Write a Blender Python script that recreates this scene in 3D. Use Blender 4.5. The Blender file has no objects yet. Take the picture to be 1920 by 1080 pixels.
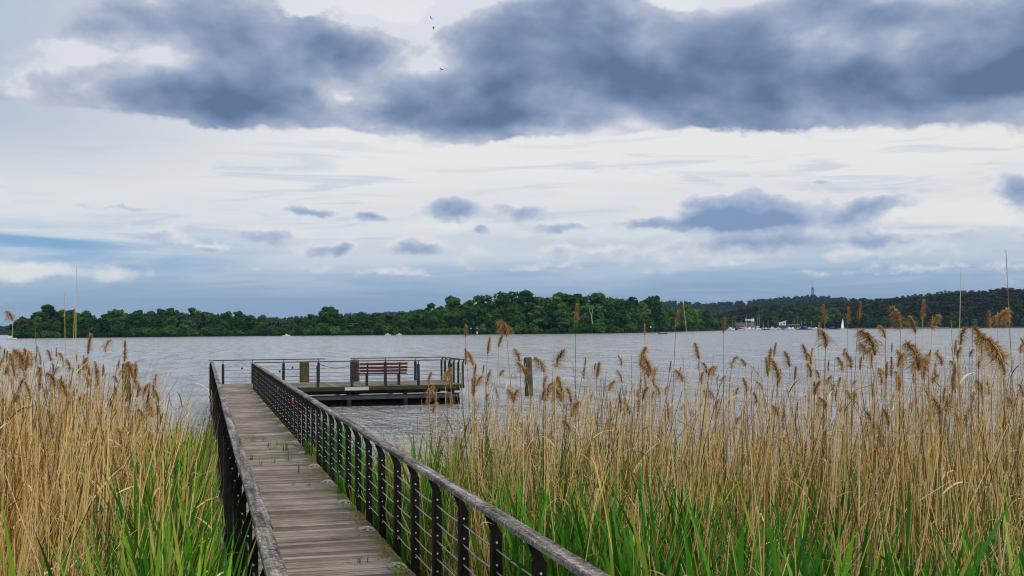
import bpy, math, random
import numpy as np
from mathutils import Vector, Matrix

scene = bpy.context.scene
COL = scene.collection
random.seed(7)
rng = np.random.default_rng(11)
rad = math.radians

# ------------------------------------------------------------------ camera
F_PX = 2200.0                      # focal length in pixels of the 1920 wide photograph
YAW, PITCH, ROLL = rad(14.77), math.atan(77 / F_PX), 0.0086
CAM = Vector((0.0, 0.0, 2.8))
fw = Vector((math.sin(YAW) * math.cos(PITCH), math.cos(YAW) * math.cos(PITCH), math.sin(PITCH)))
r0 = Vector((math.cos(YAW), -math.sin(YAW), 0))
u0 = r0.cross(fw)
rt = r0 * math.cos(ROLL) - u0 * math.sin(ROLL)
up = u0 * math.cos(ROLL) + r0 * math.sin(ROLL)
cd = bpy.data.cameras.new('camera')
cd.sensor_width = 36.0
cd.lens = 36.0 * F_PX / 1920.0
cd.clip_start, cd.clip_end = 0.1, 20000
cd.dof.use_dof = True
cd.dof.focus_distance = 15.0
cd.dof.aperture_fstop = 13.0
cam = bpy.data.objects.new('camera', cd)
COL.objects.link(cam)
cam.matrix_world = Matrix(((rt.x, up.x, -fw.x, CAM.x), (rt.y, up.y, -fw.y, CAM.y), (rt.z, up.z, -fw.z, CAM.z), (0, 0, 0, 1)))
scene.camera = cam


def ray(px, py):
    """direction from the camera through a pixel of the photograph, with unit forward depth"""
    return fw + rt * ((px - 960) / F_PX) - up * ((py - 540) / F_PX)


def at(px, py, dist):
    """point seen at a pixel, at a horizontal distance from the camera"""
    d = ray(px, py)
    return CAM + d * (dist / math.hypot(d.x, d.y))


def bearing(px, py=620):
    d = ray(px, py)
    return math.atan2(d.x, d.y)


def polar(px, dist, z=0.0, py=620):
    b = bearing(px, py)
    return Vector((dist * math.sin(b), dist * math.cos(b), z))


def lin(r, g, b):
    f = lambda c: (c / 255 / 12.92) if c / 255 <= 0.04045 else ((c / 255 + 0.055) / 1.055) ** 2.4
    return (f(r), f(g), f(b), 1.0)


# ------------------------------------------------------------------ node helper
class G:
    def __init__(self, tree):
        self.t = tree
        tree.nodes.clear()

    def n(self, kind, **kw):
        nd = self.t.nodes.new(kind)
        ins = kw.pop('ins', {})
        for k, v in kw.items():
            setattr(nd, k, v)
        for k, v in ins.items():
            self.put(nd.inputs[k], v)
        return nd

    def put(self, sock, v):
        if isinstance(v, bpy.types.NodeSocket):
            self.t.links.new(v, sock)
        elif v is not None:
            sock.default_value = v

    def m(self, op, a, b=None, c=None, clamp=False):
        nd = self.n('ShaderNodeMath', operation=op, use_clamp=clamp)
        for i, v in enumerate((a, b, c)):
            if v is not None:
                self.put(nd.inputs[i], v)
        return nd.outputs[0]

    def vscale(self, v, s):
        nd = self.n('ShaderNodeVectorMath', operation='MULTIPLY')
        self.put(nd.inputs[0], v)
        self.put(nd.inputs[1], s)
        return nd.outputs[0]

    def vadd(self, v, s):
        nd = self.n('ShaderNodeVectorMath', operation='ADD')
        self.put(nd.inputs[0], v)
        self.put(nd.inputs[1], s)
        return nd.outputs[0]

    def noise(self, vec, scale, detail=4.0, rough=0.55, dist=0.0, out=0, dim='3D'):
        nd = self.n('ShaderNodeTexNoise', noise_dimensions=dim)
        if vec is not None:
            self.put(nd.inputs['Vector'], vec)
        nd.inputs['Scale'].default_value = scale
        nd.inputs['Detail'].default_value = detail
        nd.inputs['Roughness'].default_value = rough
        nd.inputs['Distortion'].default_value = dist
        return nd.outputs[out]

    def sstep(self, v, lo, hi, a=0.0, b=1.0):
        nd = self.n('ShaderNodeMapRange', interpolation_type='SMOOTHSTEP')
        self.put(nd.inputs[0], v)
        for i, x in zip((1, 2, 3, 4), (lo, hi, a, b)):
            self.put(nd.inputs[i], x)
        return nd.outputs[0]

    def mix(self, f, a, b, mode='MIX'):
        nd = self.n('ShaderNodeMix', data_type='RGBA', blend_type=mode, clamp_factor=True)
        self.put(nd.inputs[0], f)
        self.put(nd.inputs[6], a)
        self.put(nd.inputs[7], b)
        return nd.outputs[2]

    def ramp(self, f, stops, ease='LINEAR'):
        nd = self.n('ShaderNodeValToRGB')
        cr = nd.color_ramp
        cr.interpolation = ease
        while len(cr.elements) < len(stops):
            cr.elements.new(0.5)
        for e, (p, c) in zip(cr.elements, stops):
            e.position = p
            e.color = c
        self.put(nd.inputs[0], f)
        return nd.outputs[0]


# ------------------------------------------------------------------ world: overcast sky with broken cumulus
SUN_EL, SUN_AZ = rad(36), YAW + rad(150)
world = bpy.data.worlds.new('World')
scene.world = world
world.use_nodes = True
g = G(world.node_tree)
out = g.n('ShaderNodeOutputWorld')
bg = g.n('ShaderNodeBackground')
SKY_STRENGTH = 0.1
bg.inputs[1].default_value = SKY_STRENGTH
world.node_tree.links.new(bg.outputs[0], out.inputs[0])
sky = g.n('ShaderNodeTexSky', sky_type='NISHITA', sun_disc=False, sun_elevation=SUN_EL, sun_rotation=SUN_AZ)
dirv = g.n('ShaderNodeTexCoord').outputs['Generated']
sep = g.n('ShaderNodeSeparateXYZ', ins={0: dirv})
dx, dy, ez = sep.outputs
az = g.m('SUBTRACT', g.m('ARCTAN2', dx, dy), YAW)
# ragged, puffy cloud outlines: bend the coordinates a little, coarse for the bank and fine for the small clouds
def split(v):
    return g.n('ShaderNodeSeparateXYZ', ins={0: v}).outputs


def bent(scale, ka, ke, det):
    w = split(g.noise(g.vscale(dirv, (1, 1, 1.6)), scale, det, 0.6, out=1))
    return (g.m('MULTIPLY_ADD', g.m('SUBTRACT', w[0], 0.5), ka, az), g.m('MULTIPLY_ADD', g.m('SUBTRACT', w[1], 0.5), ke, ez))


warpB = bent(10.0, 0.075, 0.042, 6.0)
warpS = bent(34.0, 0.030, 0.018, 5.0)
n1 = g.noise(g.vscale(dirv, (1, 1, 1.9)), 8.5, 11.0, 0.66)
n1u = g.noise(g.vscale(g.vadd(dirv, (0.004, 0, 0.010)), (1, 1, 1.9)), 8.5, 6.0, 0.62)
n3 = g.noise(g.vscale(dirv, (1, 1, 1.7)), 30.0, 6.0, 0.60)
lo = g.noise(g.vscale(dirv, (1, 1, 1.8)), 7.0, 3.0, 0.5, 0.3)
lou = g.noise(g.vscale(g.vadd(dirv, (0.012, 0, 0.030)), (1, 1, 1.8)), 7.0, 3.0, 0.5, 0.3)
n3u = g.noise(g.vscale(g.vadd(dirv, (0.004, 0, 0.009)), (1, 1, 1.7)), 30.0, 3.0, 0.5)

BIG = [  # px, py, half width, half height, weight: the dark bank across the top
    (430, 50, 150, 75, 1.25), (300, 150, 110, 40, .85), (450, 165, 130, 42, 1.0), (545, 190, 55, 26, .7),
    (645, 85, 58, 50, 1.25), (800, 165, 150, 66, 1.15), (890, 90, 120, 80, 1.2), (770, 220, 110, 22, .9),
    (1090, 60, 140, 75, 1.2), (960, 20, 130, 40, .8), (1040, 195, 190, 40, 1.15), (1300, 150, 190, 56, 1.1),
    (1480, 25, 150, 55, 1.6), (1640, 20, 80, 34, .6), (1560, 150, 200, 52, 1.05), (1790, 145, 170, 48, 1.0), (1890, 55, 130, 85, 1.8),
    (1230, 100, 120, 60, .6), (2120, 80, 180, 120, .9), (60, 120, 150, 70, .30), (200, 55, 70, 20, .30), (100, 180, 130, 30, .25),
    (655, 185, 52, 40, -.85), (612, 140, 22, 36, -.5), (700, 12, 80, 32, -.8), (775, 60, 60, 18, -.45), (1245, 5, 70, 22, -.75),
    (1690, 66, 30, 26, -.35), (1570, 75, 110, 40, .75), (560, 5, 34, 35, -.5)]
SMALL = [
    (838, 383, 50, 22, 1.1), (985, 393, 48, 15, .95), (585, 395, 40, 9, .9), (692, 400, 26, 10, .9), (492, 437, 48, 17, 1.0),
    (292, 437, 44, 15, .85), (782, 460, 50, 16, 1.0), (600, 470, 36, 13, .85), (905, 430, 15, 9, .85), (1060, 424, 56, 9, .85), (650, 465, 16, 9, .7),
    (1220, 415, 50, 14, .85), (1335, 386, 54, 32, 1.1), (1432, 390, 70, 38, 1.1), (1390, 416, 100, 11, .7), (1400, 452, 120, 13, .75), (1590, 400, 44, 24, .9), (1655, 376, 48, 12, .8),
    (1640, 446, 80, 14, .8), (1912, 350, 34, 34, 1.0), (1840, 440, 100, 16, .6), (1480, 482, 220, 9, .55), (1100, 470, 190, 12, .6), (1540, 339, 16, 7, .8),
    (390, 463, 34, 10, .65), (520, 312, 34, 7, .5), (240, 386, 170, 5, .5), (1700, 505, 240, 8, .5), (850, 505, 300, 8, .45), (990, 445, 60, 10, .45), (1150, 385, 24, 6, .4)]
CREAM = [  # sunlit tops and bright gaps
    (645, 185, 46, 42, .7), (1560, 385, 36, 16, .9), (1690, 398, 60, 14, .8), (1840, 402, 80, 18, 1.0), (1905, 385, 40, 22, .8),
    (1450, 352, 60, 10, .5), (1330, 352, 40, 8, .4), (840, 420, 70, 18, .6), (600, 440, 120, 14, .4), (320, 430, 60, 12, .4), (30, 510, 44, 16, .9), (110, 505, 40, 12, .5), (215, 515, 40, 14, .7), (1150, 440, 160, 16, .5)]


def field(blobs, warp, want_lit=True):
    azw, ezw = warp
    tot = lit = None
    for px, py, sx, sy, w in blobs:
        d = ray(px, py).normalized()
        a0, e0 = math.atan2(d.x, d.y) - YAW, d.z
        sx, sy = sx / F_PX, sy / F_PX
        u = g.m('MULTIPLY_ADD', azw, 1 / sx, -a0 / sx)
        v = g.m('MULTIPLY_ADD', ezw, 1 / sy, -e0 / sy)
        q = g.m('MULTIPLY_ADD', u, u, g.m('MULTIPLY', v, v))
        b = g.m('POWER', 2.718, g.m('MULTIPLY', q, -0.62))
        tot = g.m('MULTIPLY', b, w) if tot is None else g.m('MULTIPLY_ADD', b, w, tot)
        if w > 0 and want_lit:
            bv = g.m('MULTIPLY', g.m('MULTIPLY', b, w), v)
            lit = bv if lit is None else g.m('ADD', lit, bv)
    return tot, lit


dB, lB = field(BIG, warpB)
dS, lS = field(SMALL, warpS)
dC, _ = field(CREAM, warpS, False)
BILLOW = [(830, 125, 70, 42, .30), (720, 130, 40, 40, .22), (1560, 88, 62, 36, .42), (1235, 115, 70, 45, .30), (1020, 150, 60, 30, .2), (1760, 140, 60, 30, .28), (1380, 130, 40, 34, .2), (330, 105, 40, 30, .25), (560, 60, 36, 40, -.15), (1000, 205, 90, 22, -.2), (450, 60, 90, 50, -.12)]
dL, _ = field(BILLOW, warpB, False)
above = g.sstep(ez, 0.285, 0.36)                      # the broken bank goes on overhead, with bright gaps
over = g.m('MULTIPLY', above, g.m('MULTIPLY_ADD', g.noise(g.vscale(dirv, (1, 1, 1)), 2.6, 3.0), 2.4, -1.0))
grain = g.m('SUBTRACT', n1, 0.5)
fine = g.m('SUBTRACT', n3, 0.5)
rough = g.m('ADD', g.m('MULTIPLY', grain, 1.0), g.m('MULTIPLY', fine, 0.35))
densB = g.m('ADD', g.m('ADD', dB, over), rough)
densS = g.m('ADD', dS, g.m('ADD', g.m('MULTIPLY', fine, 1.7), g.m('MULTIPLY', grain, 0.55)))
maskB = g.sstep(densB, 0.33, 0.54)
maskS = g.sstep(densS, 0.22, 0.70)
relief = g.m('ADD', g.m('MULTIPLY', g.m('SUBTRACT', lo, lou), 2.0), g.m('MULTIPLY', g.m('SUBTRACT', n1, n1u), 1.0))
reliefS = g.m('MULTIPLY', g.m('SUBTRACT', n3, n3u), 1.2)
n2 = g.m('SUBTRACT', g.noise(g.vscale(g.vadd(dirv, (3.1, 1.7, 0.4)), (1, 1, 1.9)), 4.6, 6.0, 0.55, 0.5), 0.5)
lightB = g.m('ADD', g.m('ADD', relief, g.m('MULTIPLY', n2, 1.5)), g.m('MULTIPLY', lB, 0.24))
lightS = g.m('ADD', reliefS, g.m('MULTIPLY', lS, 0.60))
thickB = g.m('SUBTRACT', g.m('SUBTRACT', g.sstep(densB, 0.30, 3.0), lightB), dL)
thickS = g.m('SUBTRACT', g.sstep(densS, 0.35, 1.55), lightS)
S = 0.84 / SKY_STRENGTH


def sc(c, k=1.0):
    return (c[0] * S * k, c[1] * S * k, c[2] * S * k, 1.0)


colB = g.ramp(thickB, [(0.0, lin(208, 210, 218)), (0.12, lin(180, 186, 201)), (0.36, lin(147, 160, 184)), (0.62, lin(120, 139, 169)), (0.85, lin(100, 122, 154)), (1.0, lin(90, 111, 142))])
colS = g.ramp(thickS, [(0.0, lin(214, 214, 217)), (0.15, lin(194, 200, 211)), (0.42, lin(168, 180, 201)), (1.0, lin(122, 145, 179))])
# high veil behind them, whiter at mid height, bluer towards the water
st = g.noise(g.vscale(dirv, (3.2, 3.2, 34)), 1.6, 6.0, 0.55, 0.4)
st2 = g.noise(g.vscale(g.vadd(dirv, (2, 5, 0)), (6, 6, 70)), 1.4, 7.0, 0.6, 0.8)
veilE = g.m('MULTIPLY_ADD', g.m('SUBTRACT', st, 0.5), 0.060, ez)
veil = g.ramp(veilE, [(0.0, lin(132, 160, 188)), (0.024, lin(122, 151, 184)), (0.042, lin(146, 170, 198)), (0.060, lin(182, 194, 210)),
                      (0.086, lin(208, 211, 216)), (0.135, lin(224, 222, 219)), (0.20, lin(227, 225, 223)), (0.30, lin(216, 218, 224)), (0.6, lin(214, 218, 225)), (1.0, lin(206, 212, 222))])
left = g.m('MULTIPLY', g.sstep(az, -0.10, -0.46), g.m('MULTIPLY', g.sstep(ez, 0.09, 0.17), g.sstep(ez, 0.5, 0.3)))
veil = g.mix(g.m('MULTIPLY', left, 0.8), veil, lin(158, 172, 194))
wisp = g.m('MULTIPLY', g.sstep(st2, 0.50, 0.66), g.m('MULTIPLY', g.sstep(ez, 0.02, 0.05), g.sstep(ez, 0.19, 0.12)))
veil = g.mix(g.m('MULTIPLY', wisp, 0.6), veil, lin(176, 188, 208))
bluegap = g.m('MULTIPLY', g.sstep(az, -0.17, -0.36), g.m('MULTIPLY', g.sstep(ez, 0.040, 0.060), g.sstep(ez, 0.094, 0.074)))
bluegap = g.m('MULTIPLY', bluegap, g.sstep(st, 0.66, 0.40))
veil = g.mix(g.m('MULTIPLY', bluegap, 0.9), veil, lin(98, 150, 196))
cream = g.m('MULTIPLY', g.sstep(g.m('ADD', dC, g.m('MULTIPLY', rough, 0.8)), 0.25, 0.75), 0.8)
veil = g.mix(cream, veil, lin(226, 224, 221))
base = g.mix(0.08, g.vscale(veil, (S, S, S)), sky.outputs[0])
c = g.mix(maskS, base, g.vscale(colS, (S, S, S)))
c = g.mix(maskB, c, g.vscale(colB, (S, S, S)))
# below the horizon the world is dull ground
c = g.mix(g.sstep(ez, -0.005, -0.03), c, sc(lin(90, 95, 95)))
world.node_tree.links.new(c, bg.inputs[0])
world.cycles.sampling_method = 'MANUAL'
world.cycles.sample_map_resolution = 512

# ------------------------------------------------------------------ sun (behind cloud: weak and wide)
sl = bpy.data.lights.new('sun', 'SUN')
sl.energy = 1.5
sl.angle = rad(14)
sl.color = (1.0, 0.95, 0.87)
sun = bpy.data.objects.new('sun', sl)
COL.objects.link(sun)
LSUN = Vector((math.sin(SUN_AZ) * math.cos(SUN_EL), math.cos(SUN_AZ) * math.cos(SUN_EL), math.sin(SUN_EL)))
sun.rotation_euler = (-LSUN).to_track_quat('-Z', 'Y').to_euler()

vs = scene.view_settings
vs.view_transform = 'Standard'
vs.look = 'None'
vs.exposure, vs.gamma, vs.use_curve_mapping = 0.44, 1.0, False
cy = scene.cycles
cy.use_denoising = True
cy.filter_width = 1.1
cy.max_bounces, cy.diffuse_bounces, cy.glossy_bounces, cy.transmission_bounces, cy.volume_bounces, cy.transparent_max_bounces = 6, 3, 3, 3, 0, 8


# ------------------------------------------------------------------ object helpers
def tag(o, label=None, cat=None, group=None, kind=None):
    for k, v in (('label', label), ('category', cat), ('group', group), ('kind', kind)):
        if v:
            o[k] = v
    return o


def empty(name, loc, label, cat, group=None, rz=0.0):
    o = bpy.data.objects.new(name, None)
    o.empty_display_size = 0.2
    COL.objects.link(o)
    o.location = loc
    o.rotation_euler = (0, 0, rz)
    return tag(o, label, cat, group)


def link(name, me, parent=None, loc=None, rot=None, scale=None):
    o = bpy.data.objects.new(name, me)
    COL.objects.link(o)
    if parent is not None:
        o.parent = parent
    if loc is not None:
        o.location = loc
    if rot is not None:
        o.rotation_euler = rot
    if scale is not None:
        o.scale = scale if hasattr(scale, '__len__') else (scale,) * 3
    return o


class MB:
    """collects simple solids into one mesh"""

    def __init__(self):
        self.v, self.f, self.mi = [], [], []

    def add(self, vs, fs, mi=0):
        b = len(self.v)
        self.v += [tuple(p) for p in vs]
        self.f += [tuple(i + b for i in q) for q in fs]
        self.mi += [mi] * len(fs)
        return self

    def box(self, x0, x1, y0, y1, z0, z1, mi=0):
        vs = [(x, y, z) for z in (z0, z1) for x, y in ((x0, y0), (x1, y0), (x1, y1), (x0, y1))]
        return self.add(vs, [(3, 2, 1, 0), (4, 5, 6, 7), (0, 1, 5, 4), (1, 2, 6, 5), (2, 3, 7, 6), (3, 0, 4, 7)], mi)

    def prism(self, poly, axis, a, b, mi=0):
        """extrude a 2D polygon along an axis: 'y' takes (x, z), 'x' takes (y, z), 'z' takes (x, y)"""
        n = len(poly)
        mk = {'y': lambda p, t: (p[0], t, p[1]), 'x': lambda p, t: (t, p[0], p[1]), 'z': lambda p, t: (p[0], p[1], t)}[axis]
        vs = [mk(p, a) for p in poly] + [mk(p, b) for p in poly]
        fs = [tuple(range(n - 1, -1, -1)), tuple(range(n, 2 * n))] + [(i, (i + 1) % n, n + (i + 1) % n, n + i) for i in range(n)]
        return self.add(vs, fs, mi)

    def tube(self, pts, rads, n=6, mi=0, caps=True):
        rings = []
        pts = [Vector(p) for p in pts]
        if not hasattr(rads, '__len__'):
            rads = [rads] * len(pts)
        for i, p in enumerate(pts):
            d = (pts[min(i + 1, len(pts) - 1)] - pts[max(i - 1, 0)]).normalized()
            a = d.orthogonal().normalized() if i == 0 else (a - d * a.dot(d)).normalized()
            b = d.cross(a)
            rings.append([p + (a * math.cos(t) + b * math.sin(t)) * rads[i] for t in (2 * math.pi * k / n for k in range(n))])
        vs = [q for r in rings for q in r]
        fs = [(i * n + k, i * n + (k + 1) % n, (i + 1) * n + (k + 1) % n, (i + 1) * n + k) for i in range(len(pts) - 1) for k in range(n)]
        if caps:
            fs += [tuple(range(n - 1, -1, -1)), tuple(range((len(pts) - 1) * n, len(pts) * n))]
        return self.add(vs, fs, mi)

    def ball(self, c, r, n=8, m=5, sz=1.0, mi=0):
        vs, fs = [], []
        for j in range(m + 1):
            t = math.pi * j / m
            for k in range(n):
                p = 2 * math.pi * k / n
                vs.append((c[0] + r * math.sin(t) * math.cos(p), c[1] + r * math.sin(t) * math.sin(p), c[2] + r * sz * math.cos(t)))
        for j in range(m):
            for k in range(n):
                fs.append((j * n + k, (j + 1) * n + k, (j + 1) * n + (k + 1) % n, j * n + (k + 1) % n))
        return self.add(vs, fs, mi)

    def mesh(self, name, *mats, smooth=False):
        me = bpy.data.meshes.new(name)
        me.from_pydata(self.v, [], self.f)
        for m_ in mats:
            me.materials.append(m_)
        if len(mats) > 1:
            me.polygons.foreach_set('material_index', self.mi)
        if smooth:
            me.polygons.foreach_set('use_smooth', [True] * len(self.f))
        me.update()
        return me

    def obj(self, name, mat, parent=None, loc=None, rot=None, smooth=False):
        mats = mat if isinstance(mat, (list, tuple)) else (mat,)
        return link(name, self.mesh(name, *mats, smooth=smooth), parent, loc, rot)


def np_mesh(name, verts, faces, mat, tint=None, smooth=False):
    """fast mesh from numpy arrays; faces (n,3) or (n,4); tint: one value per vertex, the natural colour of that stalk or leaf"""
    me = bpy.data.meshes.new(name)
    k = faces.shape[1]
    me.vertices.add(len(verts))
    me.vertices.foreach_set('co', np.ascontiguousarray(verts, dtype=np.float32).ravel())
    me.loops.add(faces.size)
    me.loops.foreach_set('vertex_index', np.ascontiguousarray(faces, dtype=np.int32).ravel())
    me.polygons.add(len(faces))
    me.polygons.foreach_set('loop_start', np.arange(0, faces.size, k, dtype=np.int32))
    me.polygons.foreach_set('loop_total', np.full(len(faces), k, dtype=np.int32))
    if smooth:
        me.polygons.foreach_set('use_smooth', np.ones(len(faces), dtype=bool))
    if tint is not None:
        at_ = me.attributes.new('tint', 'FLOAT', 'POINT')
        at_.data.foreach_set('value', np.ascontiguousarray(tint, dtype=np.float32))
    me.materials.append(mat)
    me.update(calc_edges=True)
    return me


# ------------------------------------------------------------------ materials
def mat(name, rough=0.8, spec=0.3, metal=0.0):
    m_ = bpy.data.materials.new(name)
    m_.use_nodes = True
    gg = G(m_.node_tree)
    o = gg.n('ShaderNodeOutputMaterial')
    p = gg.n('ShaderNodeBsdfPrincipled')
    p.inputs['Roughness'].default_value = rough
    p.inputs['Specular IOR Level'].default_value = spec
    p.inputs['Metallic'].default_value = metal
    gg.t.links.new(p.outputs[0], o.inputs[0])
    return m_, gg, p


def bump(gg, p, h, dist=0.01, strength=1.0):
    b = gg.n('ShaderNodeBump', ins={'Height': h, 'Distance': dist, 'Strength': strength})
    gg.put(p.inputs['Normal'], b.outputs[0])


def objrand(gg):
    return gg.n('ShaderNodeObjectInfo').outputs['Random']


def paint(name, col, rough=0.5, var=0.25, scale=6.0, spec=0.4, metal=0.0):
    """plain coat with mottling and grime"""
    m_, gg, p = mat(name, rough, spec, metal)
    co = gg.n('ShaderNodeTexCoord').outputs['Object']
    n = gg.noise(co, scale, 6.0, 0.65)
    dk = tuple(c_ * (1 - var) for c_ in col[:3]) + (1,)
    lt = tuple(min(1, c_ * (1 + var)) for c_ in col[:3]) + (1,)
    gg.put(p.inputs['Base Color'], gg.ramp(n, [(0.3, dk), (0.7, lt)]))
    gg.put(p.inputs['Roughness'], gg.m('MULTIPLY_ADD', n, 0.3, rough - 0.15))
    return m_


def wood(name, cols, axis, rough=0.85, grain=1.0, per_obj=0.25, moss=None, spots=0.0):
    """weathered wood; axis = direction of the grain in object space"""
    m_, gg, p = mat(name, rough, 0.25)
    tc = gg.n('ShaderNodeTexCoord').outputs['Object']
    geo = gg.n('ShaderNodeNewGeometry').outputs['Position']
    st_ = {'x': (0.9, 46, 46), 'y': (30, 1.2, 30), 'z': (30, 30, 1.2)}[axis]
    rnd = objrand(gg)
    shift = gg.n('ShaderNodeCombineXYZ', ins={0: gg.m('MULTIPLY', rnd, 37.0), 1: gg.m('MULTIPLY', rnd, 91.0), 2: 0.0}).outputs[0]
    gv = gg.vadd(gg.vscale(tc, st_), shift)
    n = gg.noise(gv, grain, 7.0, 0.7, 0.6)
    big = gg.noise(geo, 1.7, 4.0, 0.6)
    f = gg.m('ADD', gg.m('MULTIPLY_ADD', n, 1.5, -0.42), gg.m('MULTIPLY_ADD', big, 0.6, -0.25), clamp=True)
    colr = gg.ramp(f, [(i / (len(cols) - 1) * 0.7 + 0.12, c_) for i, c_ in enumerate(cols)])
    if spots:
        sp_ = gg.noise(geo, 34.0, 4.0, 0.75, 0.8)
        f = gg.m('ADD', f, gg.m('MULTIPLY_ADD', sp_, 2 * spots, -spots), clamp=True)
        colr = gg.ramp(f, [(i / (len(cols) - 1) * 0.7 + 0.12, c_) for i, c_ in enumerate(cols)])
    k = gg.m('MULTIPLY_ADD', rnd, 2 * per_obj, 1 - per_obj)
    kk = gg.n('ShaderNodeCombineXYZ', ins={0: k, 1: k, 2: k}).outputs[0]
    colr = gg.vscale(colr, kk)
    if moss:
        colr = moss(gg, colr, tc, geo)
    gg.put(p.inputs['Base Color'], colr)
    bump(gg, p, n, 0.004, 0.7)
    return m_


def deck_moss(gg, colr, tc, geo):
    x = gg.n('ShaderNodeSeparateXYZ', ins={0: geo}).outputs[0]
    n = gg.noise(geo, 5.0, 5.0, 0.65)
    edge = gg.sstep(gg.m('MULTIPLY_ADD', gg.m('SUBTRACT', n, 0.5), 0.5, x), 1.45, 1.75)
    near = gg.sstep(x, 1.95, 1.85)                          # only the strip beside the posts, not the platform
    grime = gg.mix(gg.sstep(gg.noise(geo, 16.0, 4.0), 0.40, 0.62), (0.10, 0.098, 0.085, 1), (0.15, 0.12, 0.025, 1))
    return gg.mix(gg.m('MULTIPLY', gg.m('MULTIPLY', edge, near), 0.85), colr, grime)


M_PLANK = wood('plank_wood', [(0.065, 0.053, 0.043, 1), (0.21, 0.175, 0.14, 1), (0.38, 0.325, 0.265, 1), (0.58, 0.51, 0.43, 1)], 'x', per_obj=0.42, moss=deck_moss)
M_PLANKY = wood('platform_wood', [(0.10, 0.085, 0.068, 1), (0.20, 0.165, 0.13, 1), (0.32, 0.265, 0.21, 1)], 'y')
M_RAIL = wood('rail_wood', [(0.03, 0.027, 0.024, 1), (0.14, 0.125, 0.11, 1), (0.34, 0.31, 0.275, 1), (0.60, 0.56, 0.51, 1)], 'y', grain=0.6, per_obj=0.15, spots=0.75)
M_RAILX = wood('rail_wood_across', [(0.035, 0.033, 0.025, 1), (0.09, 0.08, 0.06, 1), (0.16, 0.145, 0.11, 1)], 'x', per_obj=0.12)
M_RAILD = wood('rail_wood_dark', [(0.025, 0.023, 0.016, 1), (0.07, 0.062, 0.042, 1), (0.14, 0.125, 0.09, 1)], 'y', per_obj=0.15)
M_BEAM = wood('mossy_beam', [(0.012, 0.012, 0.008, 1), (0.035, 0.034, 0.016, 1), (0.085, 0.08, 0.03, 1)], 'x')
M_PILE = wood('pile_wood', [(0.012, 0.011, 0.008, 1), (0.05, 0.044, 0.022, 1), (0.11, 0.10, 0.04, 1), (0.17, 0.15, 0.07, 1)], 'z', grain=0.5)
M_BENCH = wood('bench_wood', [(0.035, 0.008, 0.007, 1), (0.11, 0.024, 0.016, 1), (0.20, 0.05, 0.028, 1)], 'x')
M_IRON = paint('dark_iron', (0.009, 0.008, 0.007), 0.55, 0.45, 9.0, spec=0.15)
M_IRONB = paint('blue_black_iron', (0.013, 0.015, 0.020), 0.55, 0.4, 5.0, spec=0.2)
M_SHADE = paint('shade_black_float', (0.004, 0.004, 0.004), 0.8, 0.3, 3.0, spec=0.05)  # near black colour stands in for the shade under the landing
M_STEEL = paint('grey_steel', (0.028, 0.033, 0.040), 0.55, 0.5, 2.0)
M_WIRE = paint('wire_steel', (0.36, 0.37, 0.38), 0.35, 0.15, 30.0, metal=0.4)
M_BOLT = paint('bolt_steel', (0.62, 0.62, 0.62), 0.35, 0.1, 30.0, metal=0.3)
M_WHITE = paint('white_paint', (0.58, 0.59, 0.58), 0.45, 0.12, 4.0)
M_BOARD = paint('pale_board', (0.36, 0.36, 0.33), 0.7, 0.3, 12.0)
M_RED = paint('red_paint', (0.30, 0.03, 0.025), 0.4, 0.2, 6.0)
M_GREENP = paint('green_paint', (0.02, 0.22, 0.11), 0.4, 0.2, 6.0)
M_BLUE = paint('blue_cloth', (0.02, 0.05, 0.20), 0.75, 0.25, 1.5)
M_NAVY = paint('navy_paint', (0.02, 0.03, 0.08), 0.4, 0.2, 2.0)
M_ALU = paint('mast_metal', (0.50, 0.51, 0.52), 0.4, 0.12, 3.0, metal=0.3)
M_DARK = paint('dark_window', (0.02, 0.024, 0.03), 0.15, 0.2, 3.0)
M_ROOF = paint('brown_roof', (0.10, 0.055, 0.045), 0.8, 0.3, 1.0)
M_ROPE = paint('rope_fibre', (0.10, 0.085, 0.06), 0.9, 0.3, 40.0)
M_BIRD = paint('dark_feathers', (0.012, 0.012, 0.014), 0.6, 0.3, 20.0)
M_SAIL = paint('sail_cloth', (0.78, 0.78, 0.77), 0.7, 0.05, 2.0)


def leafy(name, stops, trans=0.35, rough=0.6, use='tint', spec=0.25):
    """foliage or straw: colour follows a natural tint per blade (attribute) or per object"""
    m_, gg, p = mat(name, rough, spec)
    rnd = objrand(gg)
    geo = gg.n('ShaderNodeNewGeometry').outputs['Position']
    if use == 'tint':
        t = gg.n('ShaderNodeAttribute', attribute_name='tint').outputs['Fac']
        t = gg.m('FRACT', gg.m('ADD', t, rnd))
        t = gg.m('ADD', t, gg.m('MULTIPLY_ADD', gg.noise(geo, 9.0, 3.0), 0.4, -0.2), clamp=True)
    else:
        n = gg.noise(geo, use, 4.0, 0.6)
        t = gg.m('ADD', gg.m('MULTIPLY', rnd, 0.75), gg.m('MULTIPLY_ADD', n, 1.2, -0.5), clamp=True)
    colr = gg.ramp(t, stops)
    gg.put(p.inputs['Base Color'], colr)
    if trans > 0:
        tr = gg.n('ShaderNodeBsdfTranslucent')
        gg.put(tr.inputs[0], colr)
        mx = gg.n('ShaderNodeMixShader', ins={0: trans, 1: p.outputs[0], 2: tr.outputs[0]})
        o = [n_ for n_ in gg.t.nodes if n_.type == 'OUTPUT_MATERIAL'][0]
        gg.t.links.new(mx.outputs[0], o.inputs[0])
    return m_


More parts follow.
